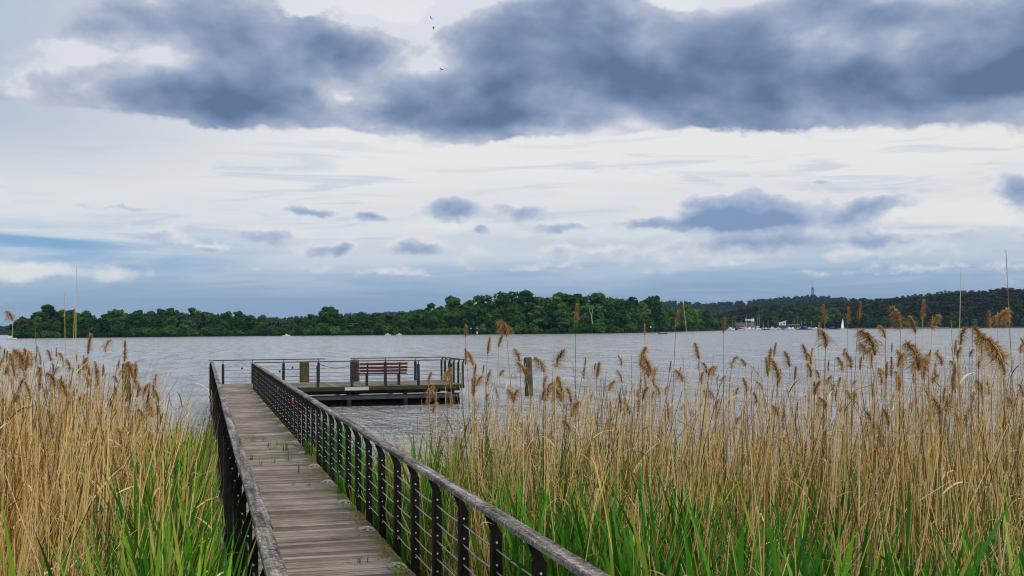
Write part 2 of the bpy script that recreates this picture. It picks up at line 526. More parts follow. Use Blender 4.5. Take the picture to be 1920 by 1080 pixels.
M_STRAW = leafy('dry_reed', [(0.0, (0.07, 0.034, 0.010, 1)), (0.2, (0.25, 0.135, 0.034, 1)), (0.42, (0.55, 0.345, 0.10, 1)), (0.78, (0.78, 0.55, 0.21, 1)), (1.0, (0.84, 0.68, 0.40, 1))], 0.15, 0.55)
M_PLUME = leafy('reed_plume', [(0.0, (0.20, 0.10, 0.030, 1)), (0.4, (0.46, 0.27, 0.095, 1)), (1.0, (0.74, 0.54, 0.27, 1))], 0.35, 0.8)
M_GREEN = leafy('green_reed', [(0.0, (0.020, 0.085, 0.007, 1)), (0.4, (0.060, 0.25, 0.010, 1)), (0.75, (0.14, 0.40, 0.018, 1)), (0.92, (0.28, 0.42, 0.03, 1)), (1.0, (0.36, 0.33, 0.07, 1))], 0.4, 0.45)
M_MOSS = leafy('moss', [(0.0, (0.05, 0.045, 0.02, 1)), (0.5, (0.15, 0.12, 0.02, 1)), (1.0, (0.24, 0.18, 0.03, 1))], 0.1, 0.9)
M_TREE = leafy('broadleaf_foliage', [(0.0, (0.010, 0.040, 0.008, 1)), (0.35, (0.022, 0.080, 0.012, 1)), (0.7, (0.050, 0.135, 0.016, 1)), (1.0, (0.095, 0.19, 0.03, 1))], 0.25, 0.7, use=0.11, spec=0.1)
M_PINE = leafy('pine_needles', [(0.0, (0.010, 0.022, 0.010, 1)), (0.5, (0.022, 0.034, 0.014, 1)), (1.0, (0.045, 0.050, 0.024, 1))], 0.1, 0.8, use=0.11, spec=0.1)
M_TRUNK = paint('bark', (0.10, 0.085, 0.07), 0.9, 0.4, 0.8)
M_PALE = paint('dead_wood', (0.34, 0.31, 0.27), 0.9, 0.3, 0.8)


def ground_mat(name, a, b, scale):
    m_, gg, p = mat(name, 0.95, 0.1)
    geo = gg.n('ShaderNodeNewGeometry').outputs['Position']
    n = gg.noise(geo, scale, 8.0, 0.65)
    gg.put(p.inputs['Base Color'], gg.mix(n, a, b))
    bump(gg, p, n, 0.05)
    return m_


M_SHORE = ground_mat('reed_litter', (0.035, 0.026, 0.014, 1), (0.16, 0.11, 0.05, 1), 7.0)
M_LAND = ground_mat('woodland_floor', (0.012, 0.02, 0.008, 1), (0.035, 0.045, 0.016, 1), 0.05)
M_HILL = ground_mat('forest_floor', (0.012, 0.02, 0.010, 1), (0.03, 0.035, 0.016, 1), 0.02)

# water: wind ripples at three sizes
M_WATER, gg, p = mat('lake_water', 0.12, 1.0)
p.inputs['Base Color'].default_value = (0.36, 0.36, 0.368, 1)
p.inputs['IOR'].default_value = 1.333
geo = gg.n('ShaderNodeNewGeometry').outputs['Position']
wv = gg.n('ShaderNodeMapping', ins={'Vector': geo, 'Rotation': (0, 0, YAW), 'Scale': (0.75, 1.25, 1.0)}).outputs[0]
hA = gg.noise(wv, 1.1, 4.0, 0.55, 0.3)
hB = gg.noise(wv, 3.6, 5.0, 0.6, 0.2)
hC = gg.noise(wv, 0.10, 2.0, 0.5)
wp = gg.n('ShaderNodeMapping', vector_type='POINT', ins={'Vector': geo, 'Rotation': (0, 0, YAW), 'Scale': (1.0, 0.14, 1.0)}).outputs[0]
patch = gg.sstep(gg.noise(wp, 0.55, 5.0, 0.7, 0.3), 0.32, 0.68)
amp = gg.m('MULTIPLY', gg.m('MULTIPLY_ADD', hC, 0.9, 0.55), gg.m('MULTIPLY_ADD', patch, 1.15, 0.40))
gg.put(p.inputs['Roughness'], gg.m('MULTIPLY_ADD', patch, 0.14, 0.07))
hD = gg.noise(wv, 0.30, 3.0, 0.6, 0.4)
h = gg.m('MULTIPLY', gg.m('ADD', gg.m('ADD', gg.m('MULTIPLY', hA, 0.20), gg.m('MULTIPLY', hB, 0.10)), gg.m('MULTIPLY', hD, 0.45)), amp)
bump(gg, p, h, 1.0, 1.0)

# ------------------------------------------------------------------ lake, shores and hills
def interp(x, tab):
    xs, ys = zip(*tab)
    return float(np.interp(x, xs, ys))


a = np.linspace(0, 2 * math.pi, 97)[:-1]
rings = np.array([6, 30, 120, 500, 1500, 3900])
V = np.concatenate([[[0, 0, 0]]] + [np.stack([r * np.cos(a), r * np.sin(a), 0 * a], 1) for r in rings])
Fq, F0 = [], []
for i in range(96):
    F0.append((0, 1 + i, 1 + (i + 1) % 96))
    for k in range(5):
        b0, b1 = 1 + 96 * k, 1 + 96 * (k + 1)
        Fq.append((b0 + i, b1 + i, b1 + (i + 1) % 96, b0 + (i + 1) % 96))
me = bpy.data.meshes.new('lake')
me.from_pydata(V.tolist(), [], F0 + Fq)
me.materials.append(M_WATER)
tag(link('lake', me), 'grey rippled lake water under an overcast sky', kind='structure')

# muddy bank under the reeds: high behind the camera, dipping below the water at the edge of the reed bed
n = 61
xs, ys = np.meshgrid(np.linspace(-40, 40, n), np.linspace(-40, 40, n))
dd = ys + 0.10 * np.abs(xs)
zz = np.interp(dd, [-40, -4, 3, 9, 15, 40], [1.6, 1.0, 0.55, 0.10, -0.06, -0.9]) + 0.05 * np.sin(xs * 1.7) * np.cos(ys * 2.1)
V = np.stack([xs.ravel(), ys.ravel(), zz.ravel()], 1)
i, j = np.meshgrid(np.arange(n - 1), np.arange(n - 1))
b = (j * n + i).ravel()
tag(link('shore', np_mesh('shore', V, np.stack([b, b + 1, b + n + 1, b + n], 1), M_SHORE, smooth=True)), 'muddy bank littered with dead reed', kind='structure')


def bank_z(x, y):
    return np.interp(y + 0.10 * np.abs(x), [-40, -4, 3, 9, 15, 40], [1.6, 1.0, 0.55, 0.10, -0.06, -0.9])


# distance to the wooded shore as a function of the bearing (photograph x)
SHORE = [(-500, 760), (-200, 730), (25, 690), (240, 690), (480, 690), (780, 650), (940, 620), (1120, 625), (1200, 680), (1280, 830), (1345, 1000), (1365, 1160), (1700, 1160), (2000, 1170), (2400, 1180)]
# how the ground rises behind it
RISE = [(-500, 0.0), (1250, 0.0), (1400, .015), (1600, .045), (1750, .085), (2000, .10), (2400, .10)]


def shore_d(px):
    return interp(px, SHORE)


def land_z(px, d):
    s_ = shore_d(px)
    return -0.3 + min(1.0, max(0.0, (d - s_ + 3) / 8)) * 0.9 + max(0.0, d - s_ - 25) * interp(px, RISE)


pxs = np.concatenate([np.linspace(22, 30, 3), np.linspace(45, 2400, 110)])
offs = [-3, 2, 8, 25, 120, 300, 520]
V, Fq = [], []
for px in pxs:
    for o_ in offs:
        d_ = shore_d(px) + o_
        V.append(polar(px, d_, land_z(px, d_)))
m_ = len(offs)
for i in range(len(pxs) - 1):
    for k in range(m_ - 1):
        Fq.append((i * m_ + k, (i + 1) * m_ + k, (i + 1) * m_ + k + 1, i * m_ + k + 1))
me = bpy.data.meshes.new('wooded_shore')
me.from_pydata(V, [], Fq)
me.materials.append(M_LAND)
tag(link('far_shore', me), 'low wooded shore across the lake', kind='structure')

# blue hills far behind: ground height along the bearing
HILL_D = 2600.0
SKYL = [(-400, 612), (-100, 614), (0, 617), (200, 605), (495, 599), (545, 597), (760, 586), (800, 582), (1000, 572), (1190, 568), (1260, 566), (1330, 571), (1380, 568), (1430, 564), (1480, 560), (1525, 557), (1570, 561),
        (1640, 566), (1700, 560), (1760, 552), (1830, 551), (1900, 556), (2000, 552), (2300, 560)]


def yh(px):
    return 622 - 0.0086 * (px - 380)


def hill_top(px):
    return 2.8 + (yh(px) - interp(px, SKYL)) * HILL_D / F_PX


pxs = np.linspace(-400, 2300, 160)
offs = [(-420, -.02), (-400, .0), (-250, .35), (-120, .75), (0, 1.0), (160, .9), (500, .3)]
V, Fq = [], []
for px in pxs:
    hgt = max(1.0, hill_top(px) - 13)
    for o_, k_ in offs:
        V.append(polar(px, HILL_D + o_, 1.5 * (k_ > -.01) - 0.5 + hgt * max(k_, 0)))
m_ = len(offs)
for i in range(len(pxs) - 1):
    for k in range(m_ - 1):
        Fq.append((i * m_ + k, (i + 1) * m_ + k, (i + 1) * m_ + k + 1, i * m_ + k + 1))
me = bpy.data.meshes.new('hills')
me.from_pydata(V, [], Fq)
me.materials.append(M_HILL)
tag(link('hills', me), 'forested hills fading to blue', kind='structure')


# ------------------------------------------------------------------ leaf clumps and trees
def leaf_quads(c, r, nq, size, R, squash=0.8, droop=0.0):
    """nq leaf clump faces spread through the outer part of one blob"""
    d = R.normal(size=(nq, 3))
    d /= np.linalg.norm(d, axis=1)[:, None]
    rr = r * (0.55 + 0.5 * R.random(nq)) ** 0.7
    p = c + d * rr[:, None] * np.array([1, 1, squash])
    nn = d + 0.7 * R.normal(size=(nq, 3)) + np.array([0, 0, 0.5])
    nn /= np.linalg.norm(nn, axis=1)[:, None]
    t = np.cross(nn, R.normal(size=(nq, 3)))
    t /= np.linalg.norm(t, axis=1)[:, None]
    b = np.cross(nn, t)
    s = size * (0.6 + 0.8 * R.random(nq))[:, None]
    bend = nn * s * 0.25
    q = np.stack([p - t * s - b * s * .7, p + t * s * .8 - b * s - bend, p + t * s + b * s * .8, p - t * s * .7 + b * s - bend], 1)
    return q.reshape(-1, 3)


def crown_mesh(name, kind, seed):
    R = np.random.default_rng(seed)
    P = []
    if kind == 'broad':          # unit tree: height 1, crown from .25 to 1
        zb, pk, sp = R.uniform(.12, .34), R.uniform(.3, .62), R.uniform(.17, .29)
        skew = R.uniform(-.07, .07, 2)
        for _ in range(20):
            t = R.random()
            z = zb + (.90 - zb) * t
            rr = sp * max(.12, 1 - ((t - pk) / (.62 if t < pk else .95 - pk * .35)) ** 2)
            an = R.random() * 6.283
            k = math.sqrt(R.random()) * rr
            P.append(leaf_quads(np.array([k * math.cos(an) + skew[0] * t, k * math.sin(an) + skew[1] * t, z]), R.uniform(.06, .145), 60, .029, R, R.uniform(.55, 1.0)))
    elif kind == 'tall':         # open, layered crown on a long stem
        for _ in range(14):
            t = R.random() ** .8
            z = .42 + .52 * t
            rr = .20 * (1 - .5 * abs(t - .55))
            an = R.random() * 6.283
            k = math.sqrt(R.random()) * rr
            P.append(leaf_quads(np.array([k * math.cos(an), k * math.sin(an), z]),   .075 + .05 * R.random(), 50, .026, R, .6))
    elif kind == 'round':        # solitary ball crown
        for _ in range(16):
            d = R.normal(size=3)
            d /= np.linalg.norm(d)
            P.append(leaf_quads(np.array([.19 * d[0], .19 * d[1], .72 + .17 * d[2]]),   .11, 60, .030, R))
    elif kind == 'bush':         # crown down to the ground
        for _ in range(14):
            an = R.random() * 6.283
            k = math.sqrt(R.random()) * .42
            z = .22 + .55 * R.random() * (1 - k)
            P.append(leaf_quads(np.array([k * math.cos(an), k * math.sin(an), z]), .20 + .10 * R.random(), 42, .05, R))
    else:                        # pine: flat tiers on top of a bare stem
        for _ in range(13):
            t = R.random()
            z = .48 + .48 * t
            rr = .15 * (1.05 - t) + .03
            an = R.random() * 6.283
            k = math.sqrt(R.random()) * rr
            P.append(leaf_quads(np.array([k * math.cos(an), k * math.sin(an), z]), .085 + .04 * R.random(), 44, .028, R, .6))
    v = np.concatenate(P)
    return np_mesh(name, v, np.arange(len(v)).reshape(-1, 4), M_PINE if kind == 'pine' else M_TREE)


def trunk_mesh(name, kind, seed, m_):
    R = random.Random(seed)
    b = MB()
    top = {'broad': .8, 'tall': .88, 'round': .7, 'bush': .5, 'pine': .95}[kind]
    pts = [(0.012 * R.uniform(-1, 1) * k, 0.012 * R.uniform(-1, 1) * k, top * k / 4) for k in range(5)]
    pts[0] = (0, 0, -0.03)
    b.tube(pts, [.018, .014, .011, .008, .003], 5)
    for k in range(5):
        z = top * (.45 + .1 * k)
        an = R.uniform(0, 6.283)
        L = R.uniform(.1, .18)
        b.tube([(0, 0, z), (L * .5 * math.cos(an), L * .5 * math.sin(an), z + L * .35), (L * math.cos(an), L * math.sin(an), z + L * .6)], [.006, .004, .002], 4, caps=False)
    return b.mesh(name, m_)


CROWNS = {k: [crown_mesh(k + '_crown', k, 100 + 10 * j + len(k)) for j in range(nv)] for k, nv in (('broad', 10), ('tall', 3), ('round', 1), ('bush', 3), ('pine', 4))}
TRUNKS = {k: [trunk_mesh(k + '_trunk', k, j, M_TRUNK) for j in range(2)] for k in CROWNS}
TREE_N = {'broad': 'broadleaf_tree', 'tall': 'slender_tree', 'round': 'broadleaf_tree', 'bush': 'waterside_bush', 'pine': 'pine_tree'}
TREE_C = {'broad': 'tree', 'tall': 'tree', 'round': 'tree', 'bush': 'bush', 'pine': 'tree'}


def tree(kind, loc, hgt, width, label, group=None, trunk=True):
    k = random.randrange(len(CROWNS[kind]))
    t = empty(TREE_N[kind], loc, label, TREE_C[kind], group, random.uniform(0, 6.283))
    sc_ = (width, width, hgt)
    link('crown', CROWNS[kind][k], t, scale=sc_)
    if trunk:
        link('trunk', random.choice(TRUNKS[kind]), t, scale=(hgt, hgt, hgt))
    return t


SKY1 = [(22, 612), (30, 602), (42, 590), (60, 592), (80, 580), (100, 575), (150, 578), (175, 588), (192, 592), (205, 581), (250, 582), (265, 575), (300, 577), (380, 581), (440, 583), (465, 586), (490, 596), (505, 601), (540, 600),
        (560, 594), (600, 588), (640, 586), (700, 582), (750, 583), (772, 584), (795, 572), (815, 569), (835, 556), (850, 553), (880, 562), (920, 556), (950, 548), (985, 546), (1020, 553), (1050, 551), (1100, 548), (1165, 550), (1180, 558),
        (1195, 570), (1215, 566), (1228, 555), (1245, 567), (1275, 570), (1310, 578), (1345, 585), (1365, 592), (1400, 589), (1440, 578), (1480, 585), (1520, 574), (1560, 574), (1600, 592), (1650, 588), (1700, 592), (1750, 590), (1800, 596), (1880, 592), (1960, 590), (2100, 590)]
L_TOP = 'green broadleaf tree whose top forms the skyline of the wood across the lake'
L_IN = 'lower broadleaf tree standing in front of the taller wood across the lake'
L_TALL = 'slender tree with sky showing through its thin crown on the low wooded point'
L_BUSH = 'low green bush overhanging the water along the wooded shore'
L_PINE = 'dark pine on the wooded slope behind the marina shore'
L_MAR = 'fresh green broadleaf tree lining the shore by the marina'


def wood_of(px):
    """which stretch of the far woods a tree belongs to"""
    for lim, w in ((498, 'low wooded point'), (600, 'low wood past the dip'), (790, 'low wood beside the round crowned tree'), (960, 'rising end of the high wood'), (1100, 'middle of the high wood'), (1195, 'dead trunk end of the high wood'), (1355, 'lower wood before the marina'), (1540, 'marina'), (9999, 'pine slope')):
        if px < lim:
            return w


px = 26.0
while px < 2060:
    d0 = shore_d(px)
    top = interp(px, SKY1)
    if 498 < px < 545:
        px += 6
    for row in range(2):
        d_ = d0 + (16 + random.uniform(-4, 6), 38 + random.uniform(-8, 10))[row]
        x_ = px + random.uniform(-5, 5) + row * 7
        z_ = land_z(x_, d_)
        h_ = 2.8 + (yh(x_) - interp(x_, SKY1)) * d_ / F_PX - z_
        if h_ < 3:
            continue
        mar = px > 1355
        if row == 1:
            hh = h_ * random.uniform(.86, 1.08)
            if 205 < px < 480 and random.random() < .7:
                tree('tall', polar(x_, d_, z_), hh, hh * random.uniform(.75, 1.0), L_TALL, 'slender trees on the low point')
            elif not mar or random.random() < .9:
                tree('broad', polar(x_, d_, z_), hh, max(hh, 14) * random.uniform(.95, 1.3), f'tall green broadleaf tree along the shore of the {wood_of(px)}' if mar else f'broadleaf tree forming the skyline of the {wood_of(px)}', f'tall trees, {wood_of(px)}')
        else:
            if mar and random.random() < .30:
                continue
            hh = h_ * random.uniform(.48, .86)
            tree('broad', polar(x_, d_, z_), hh, max(hh, 11) * random.uniform(1.0, 1.45), f'low bright green tree at the water by the {wood_of(px)}' if mar else f'lower broadleaf tree before the skyline trees of the {wood_of(px)}', f'low trees, {wood_of(px)}')
    px += (14.0 if px < 1345 else 19.0) * random.uniform(.8, 1.2)
px = 24.0
while px < 1360:
    d_ = shore_d(px) + random.uniform(2, 6)
    hh = random.uniform(3.2, 7.5)
    tree('bush', polar(px, d_, .2), hh, hh * random.uniform(.8, 1.3), f'green bush overhanging the water of the {wood_of(px)}', f'bushes, {wood_of(px)}', trunk=False)
    px += random.uniform(9, 17)
# single trees that stand out
for px, ytop, dd_, kind, wk, lab in (
        (617, 573, 30, 'round', 1.15, 'round crowned tree rising alone above the low wood across the lake'),
        (492, 588, 30, 'tall', .8, 'small tree with a flat crown sticking up at the end of the low point'),
        (228, 580, 28, 'tall', 1.0, 'thin crowned tree with sky between its branches, standing apart on the low point'),
        (848, 553, 40, 'broad', .95, 'tall tree at the start of the high wood, its crown above its neighbours'),
        (1228, 552, 45, 'round', .85, 'tree with a small round crown above the gap behind the high wood'),
        (1057, 548, 48, 'round', .7, 'tree with a dark knob of a crown on top of the high wood'),
        (1538, 574, 22, 'broad', 1.5, 'bright green wide crowned tree by the shore to the side of the boathouse')):
    d_ = shore_d(px) + dd_
    z_ = land_z(px, d_)
    hh = 2.8 + (yh(px) - ytop) * d_ / F_PX - z_
    tree(kind, polar(px, d_, z_), hh, hh * wk, lab)
d_ = shore_d(1110) + 7
snag = MB().tube([(0, 0, -.3), (.2, 0, 5), (-.1, .1, 9), (.5, 0, 13)], [.32, .26, .2, .06], 6).tube([(-.1, .1, 8.5), (-1.2, 0, 11.5), (-1.4, 0, 13)], [.15, .1, .03], 5)
tag(snag.obj('dead_tree', M_PALE, None, polar(1110, d_, .3)), 'pale bare dead trunk with a fork standing before the high wood', 'tree')

# pine slope behind the marina: rows on rising ground
DARK = [(1340, 590), (1400, 577), (1450, 574), (1500, 570), (1560, 568), (1600, 563), (1640, 562), (1700, 561), (1730, 558), (1760, 555), (1800, 553), (1850, 549), (1880, 545), (1920, 547), (2000, 545), (2100, 546)]
for row, (off, step) in enumerate(((55, 15), (120, 15), (210, 14), (320, 13))):
    px = 1345.0
    while px < 2050:
        d_ = shore_d(px) + off + random.uniform(-15, 15)
        z_ = land_z(px, d_)
        lim = 2.8 + (yh(px) - interp(px, DARK)) * d_ / F_PX
        hh = min(random.uniform(17, 23), lim - z_) if row < 3 else (lim - z_) * random.uniform(.94, 1.05)
        hh = min(hh, 27)
        if hh > 7:
            tree('pine', polar(px, d_, z_), hh, max(hh, 15) * random.uniform(1.5, 2.1), f'dark pine in the {("row nearest the water", "second row up", "third row up", "crest")[row]} of the slope {"behind the marina" if px < 1560 else "beyond the white sail"}', f'pines, {("lowest row", "second row", "third row", "crest")[row]} {"behind the marina" if px < 1560 else "beyond the sail"}')
        px += step * random.uniform(.75, 1.25)

# forest on the far hills: one mass of clumps
R = np.random.default_rng(5)
P = []
for k in range(3600):
    px = R.uniform(-390, 2290)
    o_ = R.choice([-300, -200, -120, -60, 0, 0, 20]) + R.uniform(-30, 30)
    kz = np.interp(o_, [x_ for x_, _ in offs], [max(y_, 0) for _, y_ in offs])
    z_ = 1.0 + max(1.0, hill_top(px) - 13) * kz
    c_ = np.array(polar(px, HILL_D + o_, z_))
    hh = R.uniform(9, 15)
    w_ = R.uniform(3, 5.5)
    for j in range(3):
        P.append(leaf_quads(c_ + np.array([R.uniform(-1, 1) * w_ * .5, R.uniform(-1, 1) * w_ * .5, hh * (.35 + .3 * j)]), w_ * (1.0 - .22 * j), 9, 1.9, R, .9))
v = np.concatenate(P)
tag(link('hill_forest', np_mesh('hill_forest', v, np.arange(len(v)).reshape(-1, 4), M_PINE)), 'distant forest covering the blue hills', kind='stuff')

# undergrowth and inner trees of the slope and the woods, too dense to tell apart
P = []
for k in range(3400):
    if k < 2000:
        px = R.uniform(1345, 2080)
        d_ = shore_d(px) + 35 + 330 * R.random()
        lim = 2.8 + (yh(px) - interp(px, DARK)) * d_ / F_PX
    else:
        px = R.uniform(32, 1365)
        d_ = shore_d(px) + R.uniform(28, 75)
        lim = 2.8 + (yh(px) - interp(px, SKY1)) * d_ / F_PX
        lim = .3 + (lim - .3) * .72
    z_ = land_z(px, d_)
    hh = min(R.uniform(7, 13), lim - z_ - 1.5)
    if k >= 2000:
        hh = (lim - z_) * R.uniform(.5, 1)
    if hh < 3:
        continue
    w_ = R.uniform(3, 5)
    c_ = np.array(polar(px, d_, z_))
    for j in range(3):
        P.append(leaf_quads(c_ + np.array([R.uniform(-1, 1) * w_ * .5, R.uniform(-1, 1) * w_ * .5, hh * (.25 + .3 * j)]), w_ * .8, 14, 1.1, R, .9))
v = np.concatenate(P)
tag(link('undergrowth', np_mesh('undergrowth', v, np.arange(len(v)).reshape(-1, 4), M_PINE)), 'dark inner growth of the woods', kind='stuff')

# ------------------------------------------------------------------ haze
b = MB().box(-4200, 4200, -4200, 4200, -4, 150)
M_HAZE = bpy.data.materials.new('haze_air')
M_HAZE.use_nodes = True
gg = G(M_HAZE.node_tree)
pv = gg.n('ShaderNodeVolumePrincipled')
pv.inputs['Color'].default_value = (0.46, 0.70, 1.0, 1)
pv.inputs['Density'].default_value = 0.000055
pv.inputs['Anisotropy'].default_value = 0.3
gg.t.links.new(pv.outputs[0], gg.n('ShaderNodeOutputMaterial').inputs['Volume'])
tag(b.obj('haze', M_HAZE), 'thin bluish haze over the lake', kind='stuff')

# ------------------------------------------------------------------ jetty
DZ = 0.75                     # deck above the water
WX0, WX1 = 0.34, 1.72         # walkway edges
PX1, PY0, PY1 = 9.45, 43.2, 47.3
YN = 5.45
jetty = empty('jetty', (WX0, YN, 0), 'long grey plank walkway leading straight out over the lake to a wide landing', 'jetty')
jinv = Vector((-WX0, -YN, 0))


def jp(name, mb, mat_, parent=None):
    o = mb.obj(name, mat_, parent or jetty)
    if parent is None:
        o.location = jinv
    return o


# one ribbed plank, shared; each copy lies a little differently
pw = 0.124
prof = []
k_ = 4
for i in range(k_):
    y0, y1 = i * pw / k_, (i + 1) * pw / k_
    prof += [(y0 + .004, 0.0), (y1 - .006, 0.0), (y1 - .005, -.012), (y1 + .002, -.012)]
prof[-2:] = []
prof = [(0, -.034), (0, -.003)] + prof + [(pw, -.003), (pw, -.034)]
pm = MB().prism([(y - pw / 2, z) for y, z in prof][::-1], 'x', -(WX1 - WX0) / 2, (WX1 - WX0) / 2).mesh('plank', M_PLANK)
y = YN
while y < PY1:
    o = link('plank', pm, jetty)
    o.location = jinv + Vector(((WX0 + WX1) / 2 + random.uniform(-.008, .008), y + .07, DZ + random.uniform(-.0025, .0025)))
    o.rotation_euler = (random.uniform(-.012, .012), random.uniform(-.0012, .0012), random.uniform(-.0025, .0025))
    y += 0.14
# planks of the landing run the other way
pl = MB().box(-.066, .066, -(PY1 - PY0) / 2, (PY1 - PY0) / 2, -.034, 0).mesh('landing_plank', M_PLANKY)
x = WX1 + .076
while x < PX1:
    o = link('landing_plank', pl, jetty)
    o.location = jinv + Vector((x, (PY0 + PY1) / 2 + random.uniform(-.01, .01), DZ + random.uniform(-.002, .002)))
    x += 0.14
for x0 in (WX0 + .03, (WX0 + WX1) / 2 - .04, WX1 - .11):
    jp('edge_beam', MB().box(x0, x0 + .08, YN, PY1 - .02, DZ - .22, DZ - .042), M_BEAM)
jp('fascia_board', MB().box(WX1 + .012, PX1, PY0 - .05, PY0 - .012, DZ - .15, DZ - .006), M_BEAM)
jp('fascia_board', MB().box(PX1 + .012, PX1 + .05, PY0 - .05, PY1 + .03, DZ - .15, DZ - .006), M_BEAM)
jp('fascia_board', MB().box(WX0, PX1, PY1 + .012, PY1 + .05, DZ - .15, DZ - .006), M_BEAM)
for yy in (PY0 + .25, (PY0 + PY1) / 2, PY1 - .35):
    jp('joist', MB().box(WX1 + .03, PX1 - .05, yy, yy + .1, DZ - .25, DZ - .044), M_BEAM)
# steel frame under the landing: I-beams close to the water
for yy in (PY0 + .1, PY1 - .3):
    jp('steel_beam', MB().box(2.2, PX1 - .1, yy, yy + .13, DZ - .335, DZ - .32).box(2.2, PX1 - .1, yy + .055, yy + .075, DZ - .475, DZ - .335).box(2.2, PX1 - .1, yy, yy + .13, DZ - .49, DZ - .475), M_STEEL)
for xx in (2.3, 4.68, 7.06):
    jp('float', MB().prism([(PY0 + .30, -.3), (PY1 - .4, -.3), (PY1 - .4, .16), (PY1 - .5, .235), (PY0 + .36, .235), (PY0 + .30, .16)], 'x', xx, xx + 2.34), M_SHADE)  # floats added to darken the gap, the deck's shade put into their colour
for xx in (3.0, 5.2, 7.3, 9.1):
    jp('cross_beam', MB().box(xx - .06, xx + .06, PY0 + .16, PY1 - .16, DZ - .318, DZ - .255), M_BEAM)
    for yy in (PY0 + .2, PY1 - .24):
        jp('pile', MB().tube([(xx, yy, -1.2), (xx, yy, DZ - .50)], .10, 10), M_IRONB)
for xx in (3.1, 5.05, 6.65, 8.0):
    jp('hanger_bolt', MB().tube([(xx, PY0 - .02, DZ - .30), (xx, PY0 - .02, DZ - .15)], .012, 5).box(xx - .06, xx + .06, PY0 - .05, PY0 + .02, DZ - .312, DZ - .298), M_STEEL)
yy = 11.0
while yy < 46:
    for xx in (WX0 + .07, WX1 - .07):
        jp('pile', MB().tube([(xx, yy, -1.2), (xx, yy, DZ - .24)], .075, 8), M_IRONB)
    jp('cross_beam', MB().box(WX0 - .02, WX1 + .02, yy - .05, yy + .05, DZ - .30, DZ - .224), M_IRONB)
    yy += 4.9
o = jp('edge_board', MB().box(5.02, 5.90, PY0 - .068, PY0 - .052, DZ - .145, DZ - .02), M_BOARD)
o['label'] = 'pale weathered board fixed to the landing edge'

# low domed deck fittings along the posts
dome = MB()
for side in (-1, 1):
    pts = [(.078 * math.cos(t), .010 + .034 * math.sin(t)) for t in np.linspace(0, math.pi, 9)]
    dome.prism([(x_, z_) for x_, z_ in pts] + [(x_ * .86, z_ - .010) for x_, z_ in pts[::-1]], 'y', *sorted((side * .012, side * .05)))
dome.box(-.014, .014, -.05, .05, .0, .041).box(-.078, .078, -.05, .05, .0, .006)
dm = dome.mesh('deck_fitting', M_BOARD)
for k in range(17):
    o = link('deck_fitting', dm, jetty)
    o.location = jinv + Vector((WX1 - .10, 9.05 + 1.06 + 1.95 * k, DZ + .002))
    o.rotation_euler = (0, 0, random.uniform(-.15, .15))


# ------------------------------------------------------------------ railings
def post_mesh(name, m_, inward, bolts, hw=.035, zb0=-.52):
    """flat bar post for a railing along Y; inward = +1 when the walk lies on the +x side; origin at deck height"""
    s_ = inward
    b = MB()
    X = lambda v_: v_ * s_
    b.box(*sorted((X(-.065), X(0))), -hw, hw, zb0, .775)
    poly = [(X(-.062), .775), (X(-.003), .775), (X(.045), .905), (X(-.005), .905)]
    b.prism(poly if s_ < 0 else poly[::-1], 'y', -.014, .014)
    if bolts:
        for z in ZW + [.04, -.06]:
            zb = z + .045
            b.tube([(X(-.03), -hw, zb), (X(-.03), -hw - .008, zb)], .0065, 6, mi=1)
    return b.mesh(name, m_, M_BOLT)


ZW = [.11, .25, .39, .53, .67]


def local_to(root, o):
    o.parent = root


def railing(label, p0, p1, inward_sign, n_posts, iron, rail_mat, near_posts=0, ends=(True, True), rail_len=2.95, gap=None):
    """railing from p0 to p1 (deck height points); built along local +Y; inward_sign gives the side of the walk"""
    p0, p1 = Vector(p0), Vector(p1)
    L = (p1 - p0).length
    rz = math.atan2(-(p1 - p0).x, (p1 - p0).y)
    root = empty('railing', p0, label, 'railing', None, rz)
    plain = post_mesh('post', iron, inward_sign, False)
    far_ = post_mesh('post_with_bolts', iron, inward_sign, True) if near_posts else post_mesh('post', iron, inward_sign, False, .05, -.03)
    bm_ = MB().tube([(0, 0, 0), (0, -.009, 0)], .0075, 6).mesh('bolt', M_BOLT)
    ys_ = [L * i / (n_posts - 1) for i in range(n_posts)] if isinstance(n_posts, int) else n_posts
    for i, y_ in enumerate(ys_):
        near = i < near_posts
        o = link('post', plain if near else far_, root, (0, y_, 0), (random.uniform(-.006, .006), random.uniform(-.006, .006), random.uniform(-.03, .03)))
        if near:
            for z in ZW + [.04]:
                link('bolt', bm_, o, (-.03 * inward_sign, -.035, z + .045))
    for z in ZW:
        pts = []
        for i, y_ in enumerate(ys_):
            pts.append((-.03 * inward_sign, y_, z))
            if i < len(ys_) - 1:
                y2 = (y_ + ys_[i + 1]) / 2
                pts.append((-.03 * inward_sign + random.uniform(-.004, .004), y2, z - random.uniform(0, .012)))
        link('wire', MB().tube(pts, .0055, 6).mesh('wire', M_WIRE if near_posts else M_STEEL, smooth=True), root)
    y_ = -.12 if ends[0] else 0.0
    yend = L + (.12 if ends[1] else 0.0)
    while y_ < yend - .05:
        y2 = min(y_ + rail_len, yend)
        if yend - y2 < .8:
            y2 = yend
        w0, w1, th = .0 - .048, .0 + .048, .036
        j = random.uniform(-.006, .006)
        xc = .022 * inward_sign + j
        bv = .008
        poly = [(xc + w0, .906), (xc + w1, .906), (xc + w1, .906 + th - bv), (xc + w1 - bv, .906 + th), (xc + w0 + bv, .906 + th), (xc + w0, .906 + th - bv)]
        link('rail', MB().prism(poly, 'y', y_ + .003, y2 - .003).mesh('rail', rail_mat), root, (0, 0, random.uniform(-.002, .002)))
        y_ = y2
    return root


def post_rows(y0, y1, step):
    n_ = int(round((y1 - y0) / step))
    return [(y1 - y0) * i / n_ for i in range(n_ + 1)]


